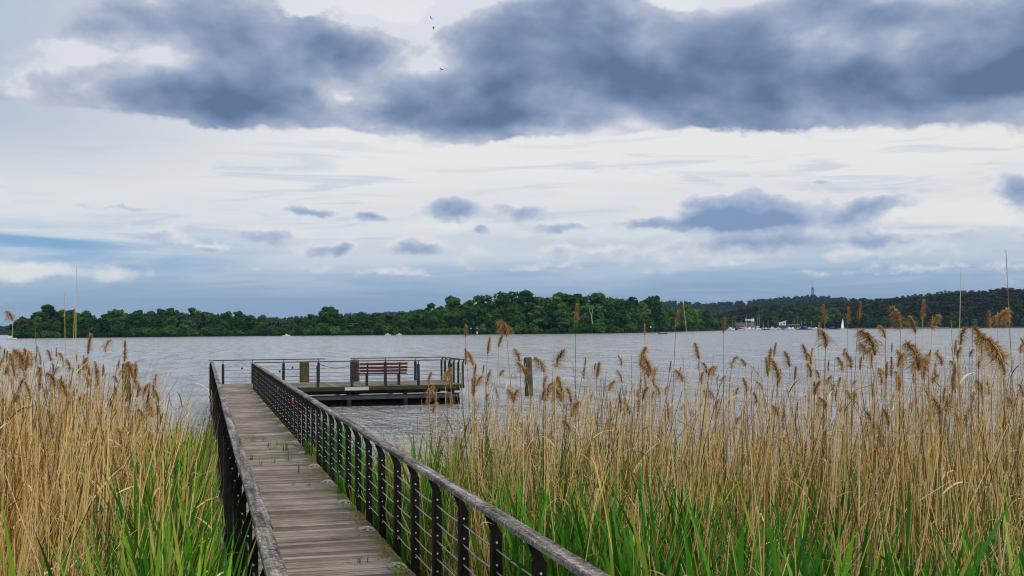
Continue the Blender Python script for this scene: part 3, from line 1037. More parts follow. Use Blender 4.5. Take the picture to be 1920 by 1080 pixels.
Y0R = 4.3
right_rail = railing('weathered wood topped walkway railing with red padlocks on its wires, beside the big reed bed', (WX1 + .03, Y0R, DZ), (WX1 + .03, PY0 - .03, DZ), -1,
                     post_rows(Y0R, PY0 - .03, .982), M_IRON, M_RAIL, 16, (True, True))
left_rail = railing('wood topped walkway railing seen from outside, green reed blades crowding its dark posts', (WX0 - .03, 4.0, DZ), (WX0 - .03, PY1 - .05, DZ), 1,
                    post_rows(4.0, PY1 - .05, .982), M_IRON, M_RAIL, 10, (True, True))
front_rail = railing('thin railing along the near edge of the landing behind the bench', (WX1 + .05, PY0 - .02, DZ), (PX1, PY0 - .02, DZ), 1,
                     [1.05 + 1.235 * i for i in range(6)], M_IRONB, M_RAILD, 0, (True, False))
far_rail_a = railing('short thin railing on the lake edge of the landing ending at the mooring gap', (WX0, PY1 - .02, DZ), (4.62, PY1 - .02, DZ), -1,
                     [.42, 1.55, 2.75, 4.12], M_IRONB, M_RAILD, 0, (True, True))
far_rail_b = railing('thin railing on the lake edge of the landing from the mooring gap to the corner', (5.86, PY1 - .02, DZ), (PX1, PY1 - .02, DZ), -1,
                     [.05, 1.28, 2.50], M_IRONB, M_RAILD, 0, (True, True))
side_rail = railing('short railing closing the end of the landing, seen nearly edge on', (PX1 + .03, PY1 - .05, DZ), (PX1 + .03, PY0 - .02, DZ), -1,
                    [.0, .72, 1.55, 2.4, 3.25, 4.05], M_IRONB, M_RAILD, 0, (True, True))
# rope across the gap
pts = []
for i in range(13):
    t = i / 12
    pts.append((4.5 + 1.42 * t, PY1 - .03, DZ + .72 - .16 * 4 * t * (1 - t) * (1 if i % 2 else 1.04)))
tag(MB().tube(pts, .013, 5).obj('rope', M_ROPE, smooth=True), 'slack rope strung across the gap in the railing over the lake', 'rope')


def padlock(p, label, m_=M_RED, s_=1.0):
    t = empty('padlock', p, label, 'padlock', None, random.uniform(-.3, .3))
    arc = [(.018 * s_ * math.cos(a_), 0, .0 + .026 * s_ * math.sin(a_)) for a_ in np.linspace(0, math.pi, 8)]
    MB().tube([(arc[0][0], 0, -.03 * s_)] + arc + [(arc[-1][0], 0, -.03 * s_)], .004 * s_, 5).obj('shackle', M_BOLT, t, (0, 0, -.012))
    b = MB()
    w_ = .027 * s_
    b.prism([(-w_, -.085 * s_), (-w_ * .8, -.093 * s_), (w_ * .8, -.093 * s_), (w_, -.085 * s_), (w_, -.036 * s_), (w_ * .8, -.03 * s_), (-w_ * .8, -.03 * s_), (-w_, -.036 * s_)][::-1], 'y', -.011 * s_, .011 * s_)
    b.obj('lock_body', m_, t)


padlock((WX1 + .058, 24.3, DZ + .67), 'slightly larger red padlock hanging high on the wires of the walkway railing', s_=1.05)
padlock((WX1 + .058, 29.2, DZ + .67), 'small red padlock farther out on the walkway railing', s_=.8)
for x_, dz_, l_ in ((2.6, .53, 'tiny dark padlock on the lake railing beside the third post'), (3.1, .67, 'tiny dark padlock high on the lake railing close to the mooring gap'), (1.15, .67, 'tiny dark padlock on the lake railing by the first post')):
    padlock((WX0 + x_, PY1 - .02 + .03, DZ + dz_), l_, M_IRON, 1.2)

# ------------------------------------------------------------------ bench on the landing, its back to the walkway
bench = empty('bench', (6.50, PY0 + .42, DZ), 'red brown slatted bench with dark legs on the landing facing the lake', 'bench')
sl_ = MB().box(-.89, .89, -.042, .042, -.02, .02).mesh('slat', M_BENCH)
for y_, z_, rx in ((-.20, .80, 1.35), (-.165, .66, 1.35), (-.135, .545, 1.35), (-.06, .43, 0), (.05, .435, .03), (.16, .44, .03), (.27, .435, -.05)):
    link('slat', sl_, bench, (0, y_, z_), (rx, 0, 0))
for x_ in (-.60, .60):
    leg = MB()
    leg.prism([(-.13, 0), (-.07, 0), (-.08, .40), (-.19, .86), (-.225, .86), (-.14, .40)], 'x', x_ - .025, x_ + .025)
    leg.prism([(.20, 0), (.26, 0), (.25, .40), (.21, .40)], 'x', x_ - .025, x_ + .025)
    leg.box(x_ - .023, x_ + .023, -.10, .28, .375, .41)
    leg.obj('leg', M_IRONB, bench)


# ------------------------------------------------------------------ mooring piles
def pile(x_, y_, ztop, r_, label, lean=(0, 0)):
    R2 = random.Random(int(x_ * 100))
    b = MB()
    n_ = 14
    zs = [-1.2, -.3, .2, .7, ztop - .25, ztop - .04, ztop]
    vs_ = []
    for k, z in enumerate(zs):
        for i in range(n_):
            a_ = 2 * math.pi * i / n_
            rr = r_ * (1 + .05 * math.sin(3 * a_ + x_) + .03 * R2.uniform(-1, 1)) * (1.0 if k < 5 else (.98, .86)[k - 5])
            vs_.append((rr * math.cos(a_) + lean[0] * z, rr * math.sin(a_) + lean[1] * z, z + (.02 * math.sin(2 * a_) if k > 4 else 0)))
    fs_ = [(k * n_ + i, k * n_ + (i + 1) % n_, (k + 1) * n_ + (i + 1) % n_, (k + 1) * n_ + i) for k in range(len(zs) - 1) for i in range(n_)]
    fs_.append(tuple(range((len(zs) - 1) * n_, len(zs) * n_)))
    b.add(vs_, fs_)
    tag(b.obj('mooring_pile', M_PILE, None, (x_, y_, 0)), label, 'mooring pile')


pile(3.95, 47.8, 1.56, .195, 'thick mossy wooden pile behind the landing, standing before the mooring gap')
pile(5.98, 47.85, 1.60, .19, 'thick mossy wooden pile behind the landing close to the bench end')
pile(13.2, 47.4, 1.60, .175, 'dark wooden pile standing alone in the lake beyond the end of the landing', (-.03, 0))
pile(-3.0, 50.2, 1.53, .18, 'wooden pile half hidden by brown plumes in the reeds beside the walkway')

# ------------------------------------------------------------------ reeds
def px_of(x, y):
    """photograph column of a ground position"""
    v_ = Vector((x, y, 1.5)) - CAM
    return 960 + F_PX * v_.dot(rt) / v_.dot(fw)


def stalk_arrays(base, h, lx, ly, cx, cyv, r0_, R, kink=None, rings=(0, .3, .55, .8, 1.0)):
    """N thin three sided tubes. base (N,3); lean lx,ly and curve cx,cy as fractions of the height"""
    N = len(h)
    t = np.array(rings)[None, :]
    X = base[:, 0:1] + h[:, None] * (lx[:, None] * t + cx[:, None] * t ** 2.4)
    Y = base[:, 1:2] + h[:, None] * (ly[:, None] * t + cyv[:, None] * t ** 2.4)
    Z = base[:, 2:3] + h[:, None] * t
    if kink is not None:
        q = np.clip(t - kink[:, None], 0, 1)
        Z = Z - h[:, None] * q * (1.0 + .5 * R.random((N, 1)))
        an = R.uniform(0, 6.283, (N, 1))
        X = X + h[:, None] * q * np.cos(an) * .9
        Y = Y + h[:, None] * q * np.sin(an) * .9
    rr = r0_[:, None] * (1 - .62 * t)
    ang = np.arange(3) * 2.0944
    P = np.stack([X[:, :, None] + rr[:, :, None] * np.cos(ang), Y[:, :, None] + rr[:, :, None] * np.sin(ang), np.repeat(Z[:, :, None], 3, 2)], -1)
    n_ = len(rings)
    idx = (np.arange(N)[:, None, None] * n_ + np.arange(n_ - 1)[None, :, None]) * 3
    k = np.arange(3)[None, None, :]
    F = np.stack([idx + k, idx + (k + 1) % 3, idx + 3 + (k + 1) % 3, idx + 3 + k], -1).reshape(-1, 4)
    return P.reshape(-1, 3), F, np.stack([X, Y, Z], -1)


def ribbon_arrays(p0, az_, up_, L, w, droop, R, seg=4, twist=.5):
    """N leaf blades: start points, heading, upward start slope, length, width, droop"""
    N = len(L)
    t = np.linspace(0, 1, seg + 1)[None, :]
    hx = np.cos(az_)[:, None]
    hy = np.sin(az_)[:, None]
    out_ = L[:, None] * (np.cos(up_)[:, None] * t + .35 * droop[:, None] * t ** 2)
    zz_ = L[:, None] * (np.sin(up_)[:, None] * t - droop[:, None] * t ** 2.2)
    C = np.stack([p0[:, 0:1] + hx * out_, p0[:, 1:2] + hy * out_, p0[:, 2:3] + zz_], -1)
    ta = az_[:, None] + 1.5708 + twist * (R.random((N, 1)) * 2 - 1) * (1 + 2 * t)
    ww = w[:, None] * np.clip(np.sin(np.pi * (.12 + .88 * t) ** .75), 0, 1) * .5
    ww[:, -1] = 0.0004
    side = np.stack([np.cos(ta), np.sin(ta), .15 * np.ones_like(ta)], -1) * ww[:, :, None]
    P = np.stack([C - side, C + side], 2)
    n_ = seg + 1
    b_ = (np.arange(N)[:, None] * n_ + np.arange(seg)[None, :]) * 2
    F = np.stack([b_, b_ + 1, b_ + 3, b_ + 2], -1).reshape(-1, 4)
    return P.reshape(-1, 3), F


class Heap:
    def __init__(self):
        self.P, self.F, self.T, self.n = [], [], [], 0

    def add(self, P, F, tint_per_item):
        self.P.append(P)
        self.F.append(F + self.n)
        self.T.append(np.repeat(tint_per_item, len(P) // len(tint_per_item)))
        self.n += len(P)

    def wall(self, side):
        """nothing grows through the railing: blades that would reach over it lie against it instead"""
        for P in self.P:
            if side > 0:
                lim = WX1 + .10
                P[:, 0] = np.where(P[:, 0] < lim, lim + (lim - P[:, 0]) * .25, P[:, 0])
            else:
                lim = WX0 - .24
                P[:, 0] = np.where(P[:, 0] > lim, lim - (P[:, 0] - lim) * .25, P[:, 0])

    def mesh(self, name, m_):
        return np_mesh(name, np.concatenate(self.P), np.concatenate(self.F), m_, np.concatenate(self.T))


def plume_mesh(name, seed, flag, fluff):
    """feathery seed head of unit length: axis climbs and bends over to +x, fine strands hang to that side"""
    R = np.random.default_rng(seed)
    N = 400
    t = R.random(N) ** .85
    bend = flag * t ** 1.6
    ax = np.stack([bend * .42, .03 * np.sin(5 * t), t * (1 - .35 * flag * t)], -1)
    an = R.normal(0, 1.35, N)
    L = (.26 + .18 * R.random(N)) * np.clip(.55 + 1.6 * t, 0, 1) * (1.12 - .72 * t) * fluff
    upv = R.uniform(.1, 1.25, N)
    P, F = ribbon_arrays(ax, an, upv, L, np.full(N, .014) * (1 + R.random(N)), .35 + .8 * R.random(N) * flag, R, 3, .9)
    tint = np.repeat(.15 + .75 * R.random(N) ** 1.2, 8)
    N2 = 170
    t2 = R.random(N2)
    ax2 = np.stack([flag * t2 ** 1.6 * .42, .03 * np.sin(5 * t2), t2 * (1 - .35 * flag * t2)], -1)
    P2, F2 = ribbon_arrays(ax2, R.uniform(0, 6.283, N2), R.uniform(.5, 1.4, N2), (.12 + .10 * R.random(N2)) * fluff, np.full(N2, .022), .2 + .3 * R.random(N2), R, 3, 1.2)
    v = np.concatenate([P, P2])
    f = np.concatenate([F, F2 + len(P)])
    return np_mesh(name, v, f, M_PLUME, np.concatenate([tint, np.repeat(.3 * R.random(N2), 8)]))


PLUMES = [plume_mesh('plume', 40 + k, fl, fu) for k, (fl, fu) in enumerate(((.25, .85), (.5, 1.05), (.75, 1.1), (.95, 1.3), (.15, .75), (.6, 1.2)))]
R = np.random.default_rng(21)
ENV_R = [(600, 830), (700, 812), (735, 795), (790, 738), (850, 702), (900, 680), (1000, 672), (1150, 676), (1300, 674), (1450, 658), (1600, 644), (1750, 636), (1920, 632), (2200, 632)]
ENV_L = [(-300, 650), (0, 652), (100, 656), (200, 666), (250, 690), (290, 730), (340, 772), (390, 808), (420, 840)]
FAR_R = [(600, 11.5), (700, 12.5), (760, 14.0), (850, 16.5), (1000, 18.0), (1400, 18.5), (2200, 18)]
FAR_L = [(-300, 15), (0, 16), (200, 16), (300, 15.5), (390, 14.5), (430, 13)]


def scatter(side, n_, dn, df_scale=1.0, power=2.0):
    """ground positions in one of the two reed beds"""
    out_ = []
    lo, hi = (WX1 + .16, None) if side > 0 else (None, WX0 - .40)
    while len(out_) < n_:
        px = R.uniform(560, 2150) if side > 0 else R.uniform(-260, 440)
        far = interp(px, FAR_R if side > 0 else FAR_L) * df_scale
        d_ = (dn ** power + (far ** power - dn ** power) * R.random()) ** (1 / power)
        p_ = polar(px, d_)
        if (side > 0 and p_.x < lo) or (side < 0 and p_.x > hi):
            continue
        out_.append((p_.x, p_.y, px, d_))
    return np.array(out_)


def tips(S_, env, spread, near_drop=True):
    yv = np.array([interp(p_, env) for p_ in S_[:, 2]]) + np.abs(R.normal(0, 1, len(S_))) * spread
    if near_drop:
        yv = np.maximum(yv, np.interp(S_[:, 3], [3.5, 4.5, 6.0, 8.0], [1010, 900, 760, 600]))
    yhv = 622 - 0.0086 * (S_[:, 2] - 380)
    return 2.8 - (yv - yhv) * S_[:, 3] / F_PX


def build_bed(side, n_, n_broken, name, label):
    hp = Heap()
    S_ = scatter(side, n_, 4.4)
    gz = np.minimum(bank_z(S_[:, 0], S_[:, 1]), .3) - .05
    h = np.clip(tips(S_, ENV_R if side > 0 else ENV_L, 105 if side > 0 else 75) - gz, .5, 3.1) * R.uniform(.82, 1.0, n_)
    base = np.stack([S_[:, 0], S_[:, 1], gz], 1)
    kink = np.where(R.random(n_) < .22, R.uniform(.5, .9, n_), 2.0)
    P, F, C = stalk_arrays(base, h, R.normal(.02, .05, n_) * R.choice([1, 2.2, 4.5], n_, p=[.45, .37, .18]), R.normal(0, .06, n_) * R.choice([1, 2.2, 4.0], n_, p=[.5, .35, .15]), R.normal(.03, .07, n_), R.normal(0, .06, n_), R.uniform(.0036, .0072, n_), R, kink)
    hp.add(P, F, np.clip(.0 + .98 * R.random(n_), 0, .99))
    m1 = int(n_ * 1.25)                                   # dead leaves hanging on the stalks
    pick, ring, fr = R.integers(0, n_, m1), R.choice(4, m1, p=[.36, .34, .2, .1]), R.random((m1, 1))
    p0 = C[pick, ring] * (1 - fr) + C[pick, ring + 1] * fr
    P, F = ribbon_arrays(p0, R.uniform(0, 6.283, m1), R.uniform(.4, 1.3, m1), R.uniform(.12, .42, m1), R.uniform(.006, .014, m1), R.uniform(.1, 1.3, m1), R, 4, 1.0)
    hp.add(P, F, np.clip(R.random(m1) ** .8 * .98, .05, .98))
    S2 = scatter(side, n_broken, 4.2)                    # fallen and leaning stems that cross the stand
    g2 = np.minimum(bank_z(S2[:, 0], S2[:, 1]), .3) + R.uniform(0, .5, n_broken)
    an, sl_ = R.uniform(0, 6.283, n_broken), R.uniform(.25, 1.5, n_broken)
    P, F, _ = stalk_arrays(np.stack([S2[:, 0], S2[:, 1], g2], 1), R.uniform(.45, 1.35, n_broken), sl_ * np.cos(an), sl_ * np.sin(an), 0 * an, 0 * an, R.uniform(.003, .0055, n_broken), R)
    hp.add(P, F, np.clip(.3 + .68 * R.random(n_broken), 0, .99))
    hp.wall(side)
    tag(link(name, hp.mesh(name, M_STRAW)), label, kind='stuff')
    hq = Heap()                                          # small seed heads lost in the mass
    for k in R.choice(n_, int(n_ * .06), replace=False):
        if S_[k, 3] < 6.8 or kink[k] < 1 or h[k] < 1.2 or (side > 0 and C[k, -1, 0] < WX1 + .35) or (side < 0 and C[k, -1, 0] > WX0 - .6):
            continue
        src = PLUMES[R.integers(0, len(PLUMES))]
        co = np.empty(len(src.vertices) * 3, np.float32)
        src.vertices.foreach_get('co', co)
        q = co.reshape(-1, 8, 3)[::2].reshape(-1, 3) * R.uniform(.10, .20)
        a_ = R.normal(.4 if R.random() < .6 else 3.3, .8)
        q = q @ np.array([[math.cos(a_), -math.sin(a_), 0], [math.sin(a_), math.cos(a_), 0], [0, 0, 1]]).T + C[k, -1]
        nb = len(q) // 8
        b_ = np.arange(nb)[:, None] * 8 + np.arange(3)[None, :] * 2
        hq.add(q, np.stack([b_, b_ + 1, b_ + 3, b_ + 2], -1).reshape(-1, 4), .9 * R.random(nb))
    tag(link('seed_heads', hq.mesh('seed_heads', M_PLUME)), 'small brown seed heads in the thick of the reeds', kind='stuff')


build_bed(1, 3700, 3300, 'dry_reeds', 'dense dry brown reed stalks of the big bed beyond the railing')
build_bed(-1, 3500, 3600, 'dry_reeds', 'dense dry brown reed stalks of the smaller bed beside the outer railing')


# young green reed
def green_bed(side, n_, name, label):
    hp = Heap()
    S_ = scatter(side, n_ * (4 if side > 0 else 14), 3.3, .94, 1.6)
    X, px, d_ = S_[:, 0], S_[:, 2], S_[:, 3]
    if side > 0:
        w = np.interp(X - WX1, [.1, .5, 1.2, 2.2, 8], [.85, .8, .45, .25, .20]) * np.interp(d_, [3, 6, 10, 16], [.75, .65, .6, .5])
    else:
        w = np.interp(WX0 - X, [.1, .55, .80, 1.05, 1.6, 8], [1.0, 1.0, .45, .12, .03, .015]) * np.interp(d_, [3, 6, 10, 16], [.9, .8, .8, .8])
    if side > 0:
        w = w * np.where(np.sin(1.9 * X + .6 * S_[:, 1]) + .8 * np.sin(1.1 * S_[:, 1] - 2.3 * X) > -.15, 1.25, .35)
    if side < 0:
        w = w * np.interp(px, [210, 300, 345], [.04, .35, 1.0])
    keep = np.where(R.random(len(S_)) < w)[0][:n_]
    S_ = S_[keep]
    n2 = len(S_)
    nfr = len(S_)
    if side > 0:                                         # a low fringe goes on beside the railing, over the water
        q = np.stack([WX1 + .2 + .55 * R.random(420) ** 1.5, 11.5 + 10.5 * R.random(420), np.zeros(420), np.zeros(420)], 1)
        q[:, 2] = [px_of(a_, b_) for a_, b_ in q[:, :2]]
        q[:, 3] = np.hypot(q[:, 0], q[:, 1])
        S_ = np.concatenate([S_, q])
        n2 = len(S_)
    gz = np.minimum(bank_z(S_[:, 0], S_[:, 1]), .3) - .03
    if side > 0:
        yt = np.interp(S_[:, 3], [3.3, 4.2, 6, 9, 12, 16], [1000, 965, 880, 835, 795, 770]) + np.abs(R.normal(0, 60, n2))
    else:
        near_rail = np.interp(WX0 - S_[:, 0], [0, 1, 2], [0, 0, 60])
        yt = np.interp(S_[:, 3], [3.3, 4.2, 6, 9, 12, 16], [985, 945, 860, 815, 782, 765]) + np.abs(R.normal(0, 38, n2)) + near_rail
    top = 2.8 - (yt - (622 - .0086 * (S_[:, 2] - 380))) * S_[:, 3] / F_PX
    h = np.clip(top - gz, .35, 1.9)
    if side > 0:
        h[nfr:] = R.uniform(.75, 1.5, n2 - nfr) - gz[nfr:]
    base = np.stack([S_[:, 0], S_[:, 1], gz], 1)
    lx, ly = R.normal(.02, .05, n2), R.normal(0, .05, n2)
    P, F, C = stalk_arrays(base, h * .72, lx, ly, 0 * lx, 0 * ly, R.uniform(.003, .005, n2), R)
    tint = .08 + .55 * R.random(n2)
    hp.add(P, F, tint)
    for j in range(7):
        tt = .22 + .115 * j
        k_ = tt * 4 * .999
        i0 = int(k_)
        p0 = C[:, i0] * (1 - (k_ - i0)) + C[:, i0 + 1] * (k_ - i0)
        L = h * R.uniform(.26, .42, n2) * (1.0 if j < 6 else 1.1)
        P, F = ribbon_arrays(p0, j * 2.6 + R.uniform(0, 6.283, n2), R.uniform(1.05, 1.45, n2), L, R.uniform(.014, .028, n2), R.uniform(0, .22, n2) + .5 * (R.random(n2) < .12), R, 5, .5)
        hp.add(P, F, np.clip(tint + R.uniform(-.08, .15, n2), 0, .99))
    hp.wall(side)
    tag(link(name, hp.mesh(name, M_GREEN)), label, kind='stuff')


green_bed(1, 1700, 'green_reeds', 'young green reed blades pushing up through the dry bed beyond the railing')
green_bed(-1, 1300, 'green_reeds', 'young green reed blades crowding the outer side of the walkway')


# single reeds that can be picked out
def stem_mesh(h, lx, ly, cx, cyv, r_):
    P, F, C = stalk_arrays(np.zeros((1, 3)), np.array([h]), np.array([lx]), np.array([ly]), np.array([cx]), np.array([cyv]), np.array([r_]), R, None, (0, .2, .4, .6, .75, .88, 1.0))
    return np_mesh('stem', P, F, M_STRAW, np.full(len(P), .1 + .5 * R.random())), C[0]


lp, lf = ribbon_arrays(np.zeros((1, 3)), np.zeros(1), np.array([1.0]), np.array([1.0]), np.array([.035]), np.array([.9]), R, 6, .6)
DEAD_LEAF = np_mesh('leaf', lp, lf, M_STRAW, np.full(len(lp), .6))


def reed(px, py, d_, lean, style, size, label, group=None, name='reed'):
    """px,py: the top of the stem; lean: sideways shift of the foot in photograph pixels; style: plume index or None for a bare stem"""
    top = at(px, py, d_)
    foot = polar(px + lean, d_ + R.uniform(-.25, .25))
    gz = min(float(bank_z(foot.x, foot.y)), .3) - .05
    foot.z = gz
    v_ = top - foot
    h = max(v_.z, .6)
    cfrac = .35
    t = empty(name, foot, label, 'reed', group)
    me_, C = stem_mesh(h, v_.x / h * (1 - cfrac), v_.y / h * (1 - cfrac), v_.x / h * cfrac, v_.y / h * cfrac, R.uniform(.0042, .0058))
    link('stem', me_, t)
    if style is not None:
        flip = style < 0
        yaw_ = -YAW + (math.pi if flip else 0) + R.normal(0, .35)
        tilt = math.atan2((C[-1] - C[-2])[0], (C[-1] - C[-2])[2])
        link('plume', PLUMES[abs(style)], t, tuple(C[-1] - (C[-1] - C[-2]) * .3), (0, tilt * .8, yaw_), size * R.uniform(.62, .80))
    for _ in range(int(R.integers(0, 3))):
        k_ = int(R.integers(2, 5))
        link('leaf', DEAD_LEAF, t, tuple(C[k_]), (R.uniform(-.2, .5), 0, R.uniform(0, 6.283)), R.uniform(.18, .38))
    return t


HERO = [  # top x, top y, distance, foot shift, plume (negative droops the other way), size, label
    (948, 606, 9.0, 35, -3, .26, 'tall reed with a broad plume drooping over, alone against the high wood'),
    (1079, 582, 9.5, -4, 4, .22, 'tall straight reed with a two lobed plume before the high wood'),
    (1208, 606, 10, -4, 4, .14, 'reed with a small torn plume just above a big shaggy one'),
    (1202, 668, 9, -20, 1, .30, 'reed with a big shaggy dark plume under a small torn one'),
    (1268, 590, 9.5, -28, 4, .18, 'leaning reed with a pale plume at the end of the high wood'),
    (1281, 565, 9.5, 45, None, 0, 'bare reed stem leaning against the skyline where the high wood ends'),
    (1356, 602, 10, -6, 4, .20, 'reed with an orange plume at the edge of the marina'),
    (1043, 668, 9.2, -40, 2, .26, 'reed with a plume swept sideways over the open water'),
    (915, 645, 11, -25, 0, .24, 'slim upright plume standing just off the end of the landing'),
    (936, 632, 11, -22, 1, .18, 'slim slanting plume crossing the shoreline off the end of the landing'),
    (884, 662, 11, 6, -2, .20, 'reed with a small plume hooked over at the corner of the landing'),
    (974, 660, 10, 12, -2, .24, 'reed with a dark plume folded down next to the lone lake pile'),
    (1055, 728, 8.5, 12, -1, .26, 'reed with a bushy plume low over the water past the lone lake pile'),
    (1118, 692, 10, 4, 1, .22, 'reed with a ragged pale plume midway between the lone pile and the marina'),
    (1310, 656, 10, 10, -1, .22, 'curled brush-like plume in the open water gap before the marina'),
    (1452, 648, 10, -32, 0, .17, 'small plume on a long slanting stem before the row of moored boats'),
    (1459, 690, 8.5, -8, -1, .26, 'thick drooping plume low in front of the moored boats'),
    (1535, 610, 10, -4, 4, .17, 'pointed orange plume standing up before the last moored boats'),
    (1545, 582, 9, 20, -4, .20, 'reed with a ragged plume below the radio mast'),
    (1590, 582, 9.5, -14, 4, .17, 'smaller of two plumes rising above the white sail'),
    (1611, 574, 9.5, -40, 4, .20, 'larger of two plumes rising above the white sail'),
    (1548, 628, 8.5, -6, -3, .26, 'wide arching plume next to the white sail'),
    (1640, 640, 7.5, -3, -3, .32, 'largest dark bushy plume, level with the far shoreline'),
    (1688, 590, 8, -5, -5, .27, 'tall reed with a full feathery plume above the dark pine slope'),
    (1660, 610, 9, -10, -2, .20, 'reed with a thin plume bent like a hook before the pine slope'),
    (1716, 600, 8.5, -8, -1, .22, 'pale plume hanging over on the pine slope beside the feathery tallest one'),
    (1729, 574, 9, -6, 4, .20, 'upright slim plume against the middle of the pine slope'),
    (1748, 592, 8.5, -25, 2, .20, 'plume blown sideways above a mass of pale heads'),
    (1722, 668, 7, -6, -3, .34, 'heavy shaggy plume with drooping sides, thickest in the big bed'),
    (1512, 655, 9.5, 10, -1, .22, 'brown plume leaning over before the last pontoon'),
    (1480, 668, 9.5, 4, -5, .22, 'narrow tattered plume in front of the boathouse'),
    (1802, 505, 8, -26, None, 0, 'tall bare reed stem rising into the sky above the pine slope'),
    (1886, 468, 7, 22, None, 0, 'tallest bare reed stem, rising high into the sky'),
    (1783, 600, 8, 20, None, 0, 'broken off bare stem crossing the taller bare stem over the pines'),
    (1856, 590, 8.5, 3, -4, .17, 'loose pale plume against the dark pine slope beneath the tallest bare stem'),
    (1870, 585, 8, -10, 3, .22, 'reed whose curved head arches over against the tallest bare stem'),
    (1835, 616, 8, 30, -3, .22, 'fan shaped plume leaning away from the tallest bare stem'),
    (1875, 655, 7, -4, -3, .30, 'dark plume mass beneath the arched head'),
    (1800, 622, 8, -4, 5, .18, 'small knotted plume tied round a bare stem'),
    (25, 572, 8, -16, -3, .12, 'reed bent over into a hook against the sky by the tip of the low point'),
    (143, 500, 8, -2, None, 0, 'tallest bare reed stem in front of the low wooded point'),
    (121, 549, 8.5, 8, None, 0, 'bare reed stem ending in a tiny hook before the low point'),
    (140, 562, 8.5, -14, 4, .08, 'stem with a tiny dark tip before the low point'),
    (65, 605, 8, 40, None, 0, 'snapped bare stem leaning over before the tip of the low point'),
    (233, 656, 9, -4, 4, .23, 'upright plume just above the half hidden pile'),
    (49, 668, 8, 3, -3, .24, 'large dark plume hanging over near the motorboat'),
    (165, 640, 9, -6, 0, .24, 'straight slim plume touching the shoreline of the low point'),
    (250, 690, 10, -16, -1, .26, 'plume leaning across the half hidden pile'),
    (306, 668, 11, -35, None, 0, 'thin bare stem slanting over open water by the half hidden pile'),
]
for q in HERO:
    reed(*q)
L_R = 'slender dry reed with a feathery plume, one of the crowd in the big bed'
L_L = 'slender dry reed with a feathery plume, one of the crowd in the smaller bed'
L_B = 'thin dry reed stem without a plume, one of the crowd in the big bed'
def where(px):
    return 'round the lone lake pile' if px < 1080 else 'in the gap before the marina' if px < 1370 else 'in front of the moored boats' if px < 1560 else 'below the white sail' if px < 1700 else 'beneath the tallest bare stem'


k = 0
while k < 150:
    px = R.uniform(880, 2010)
    if R.random() > np.interp(px, [880, 1400, 1900], [.5, .8, 1.0]):
        continue
    d_ = R.uniform(7.0, 12.5)
    py = interp(px, ENV_R) + 25 + abs(R.normal(0, 60)) - 30
    if R.random() < .8:
        st_ = int(R.integers(0, 6)) * (1 if R.random() < .5 else -1)
        w_ = where(px)
        reed(px, py, d_, R.normal(-4, 16), st_, R.uniform(.12, .21), f'slender plumed dry reed among many {w_}', f'plumed reeds {w_}')
    else:
        w_ = where(px)
        reed(px, py - 15, d_, R.normal(0, 30), None, 0, f'thin dry reed stem without plume among many {w_}', f'bare stems {w_}')
    k += 1
for k in range(20):
    px = R.uniform(795, 905)
    reed(px, interp(px, ((795, 752), (830, 720), (860, 690), (905, 660))) + R.normal(0, 22), R.uniform(11.5, 14.5), R.normal(0, 16), None if k % 3 == 2 else int(R.integers(0, 6)) * (1 if k % 2 else -1), R.uniform(.16, .24),
         'thin dry reed stem crossing the corner of the landing' if k % 3 == 2 else 'slender plumed dry reed overlapping the corner of the landing', 'bare stems at the landing corner' if k % 3 == 2 else 'plumed reeds at the landing corner')
k = 0
while k < 75:
    px = R.uniform(-60, 300)
    d_ = R.uniform(7.0, 13)
    py = interp(px, ENV_L) - 5 + abs(R.normal(0, 45))
    st_ = int(R.integers(0, 6)) * (1 if R.random() < .5 else -1)
    reed(px, py, d_, R.normal(-3, 12), st_, R.uniform(.11, .19), f'slender plumed dry reed {"beside the half hidden pile" if px > 170 else "before the tip of the low wooded point"}', f'plumed reeds {"by the pile" if px > 170 else "before the point"}')
    k += 1

# single green shoots with broad blades, close to the camera
lp, lf = ribbon_arrays(np.zeros((1, 3)), np.zeros(1), np.array([1.35]), np.array([1.0]), np.array([.055]), np.array([.10]), R, 7, .25)
BLADE_A = np_mesh('leaf', lp, lf, M_GREEN, np.full(len(lp), .25))
lp, lf = ribbon_arrays(np.zeros((1, 3)), np.zeros(1), np.array([1.25]), np.array([1.0]), np.array([.05]), np.array([.45]), R, 7, .4)
BLADE_B = np_mesh('leaf', lp, lf, M_GREEN, np.full(len(lp), .38))
sp, sf, _ = stalk_arrays(np.zeros((1, 3)), np.ones(1), np.zeros(1), np.zeros(1), np.full(1, .03), np.zeros(1), np.full(1, .0055), R)
G_STEM = np_mesh('stem', sp, sf, M_GREEN, np.full(len(sp), .4))


def shoot(px, ytop, d_, label, group=None, nl=6, wide=1.0):
    foot = polar(px, d_)
    foot.z = min(float(bank_z(foot.x, foot.y)), .3) - .03
    top = 2.8 - (ytop - yh(px)) * d_ / F_PX
    h = max(.5, top - foot.z)
    t = empty('green_reed', foot, label, 'reed', group, R.uniform(0, 6.283))
    link('stem', G_STEM, t, None, (R.normal(0, .04), R.normal(0, .04), 0), (1, 1, h * .62))
    for j in range(nl):
        L = h * R.uniform(.40, .52)
        z_ = h * (.18 + .42 * j / (nl - 1))
        if z_ + L > h:
            L = (h - z_) * 1.02
        w_ = min(L, .75) * R.uniform(.8, 1.1) * wide
        link('leaf', BLADE_A if R.random() < .7 else BLADE_B, t, (.012 * math.cos(j * 2.6), .012 * math.sin(j * 2.6), z_), (0, 0, j * 2.6 + R.uniform(-.5, .5)), (L, w_, L))


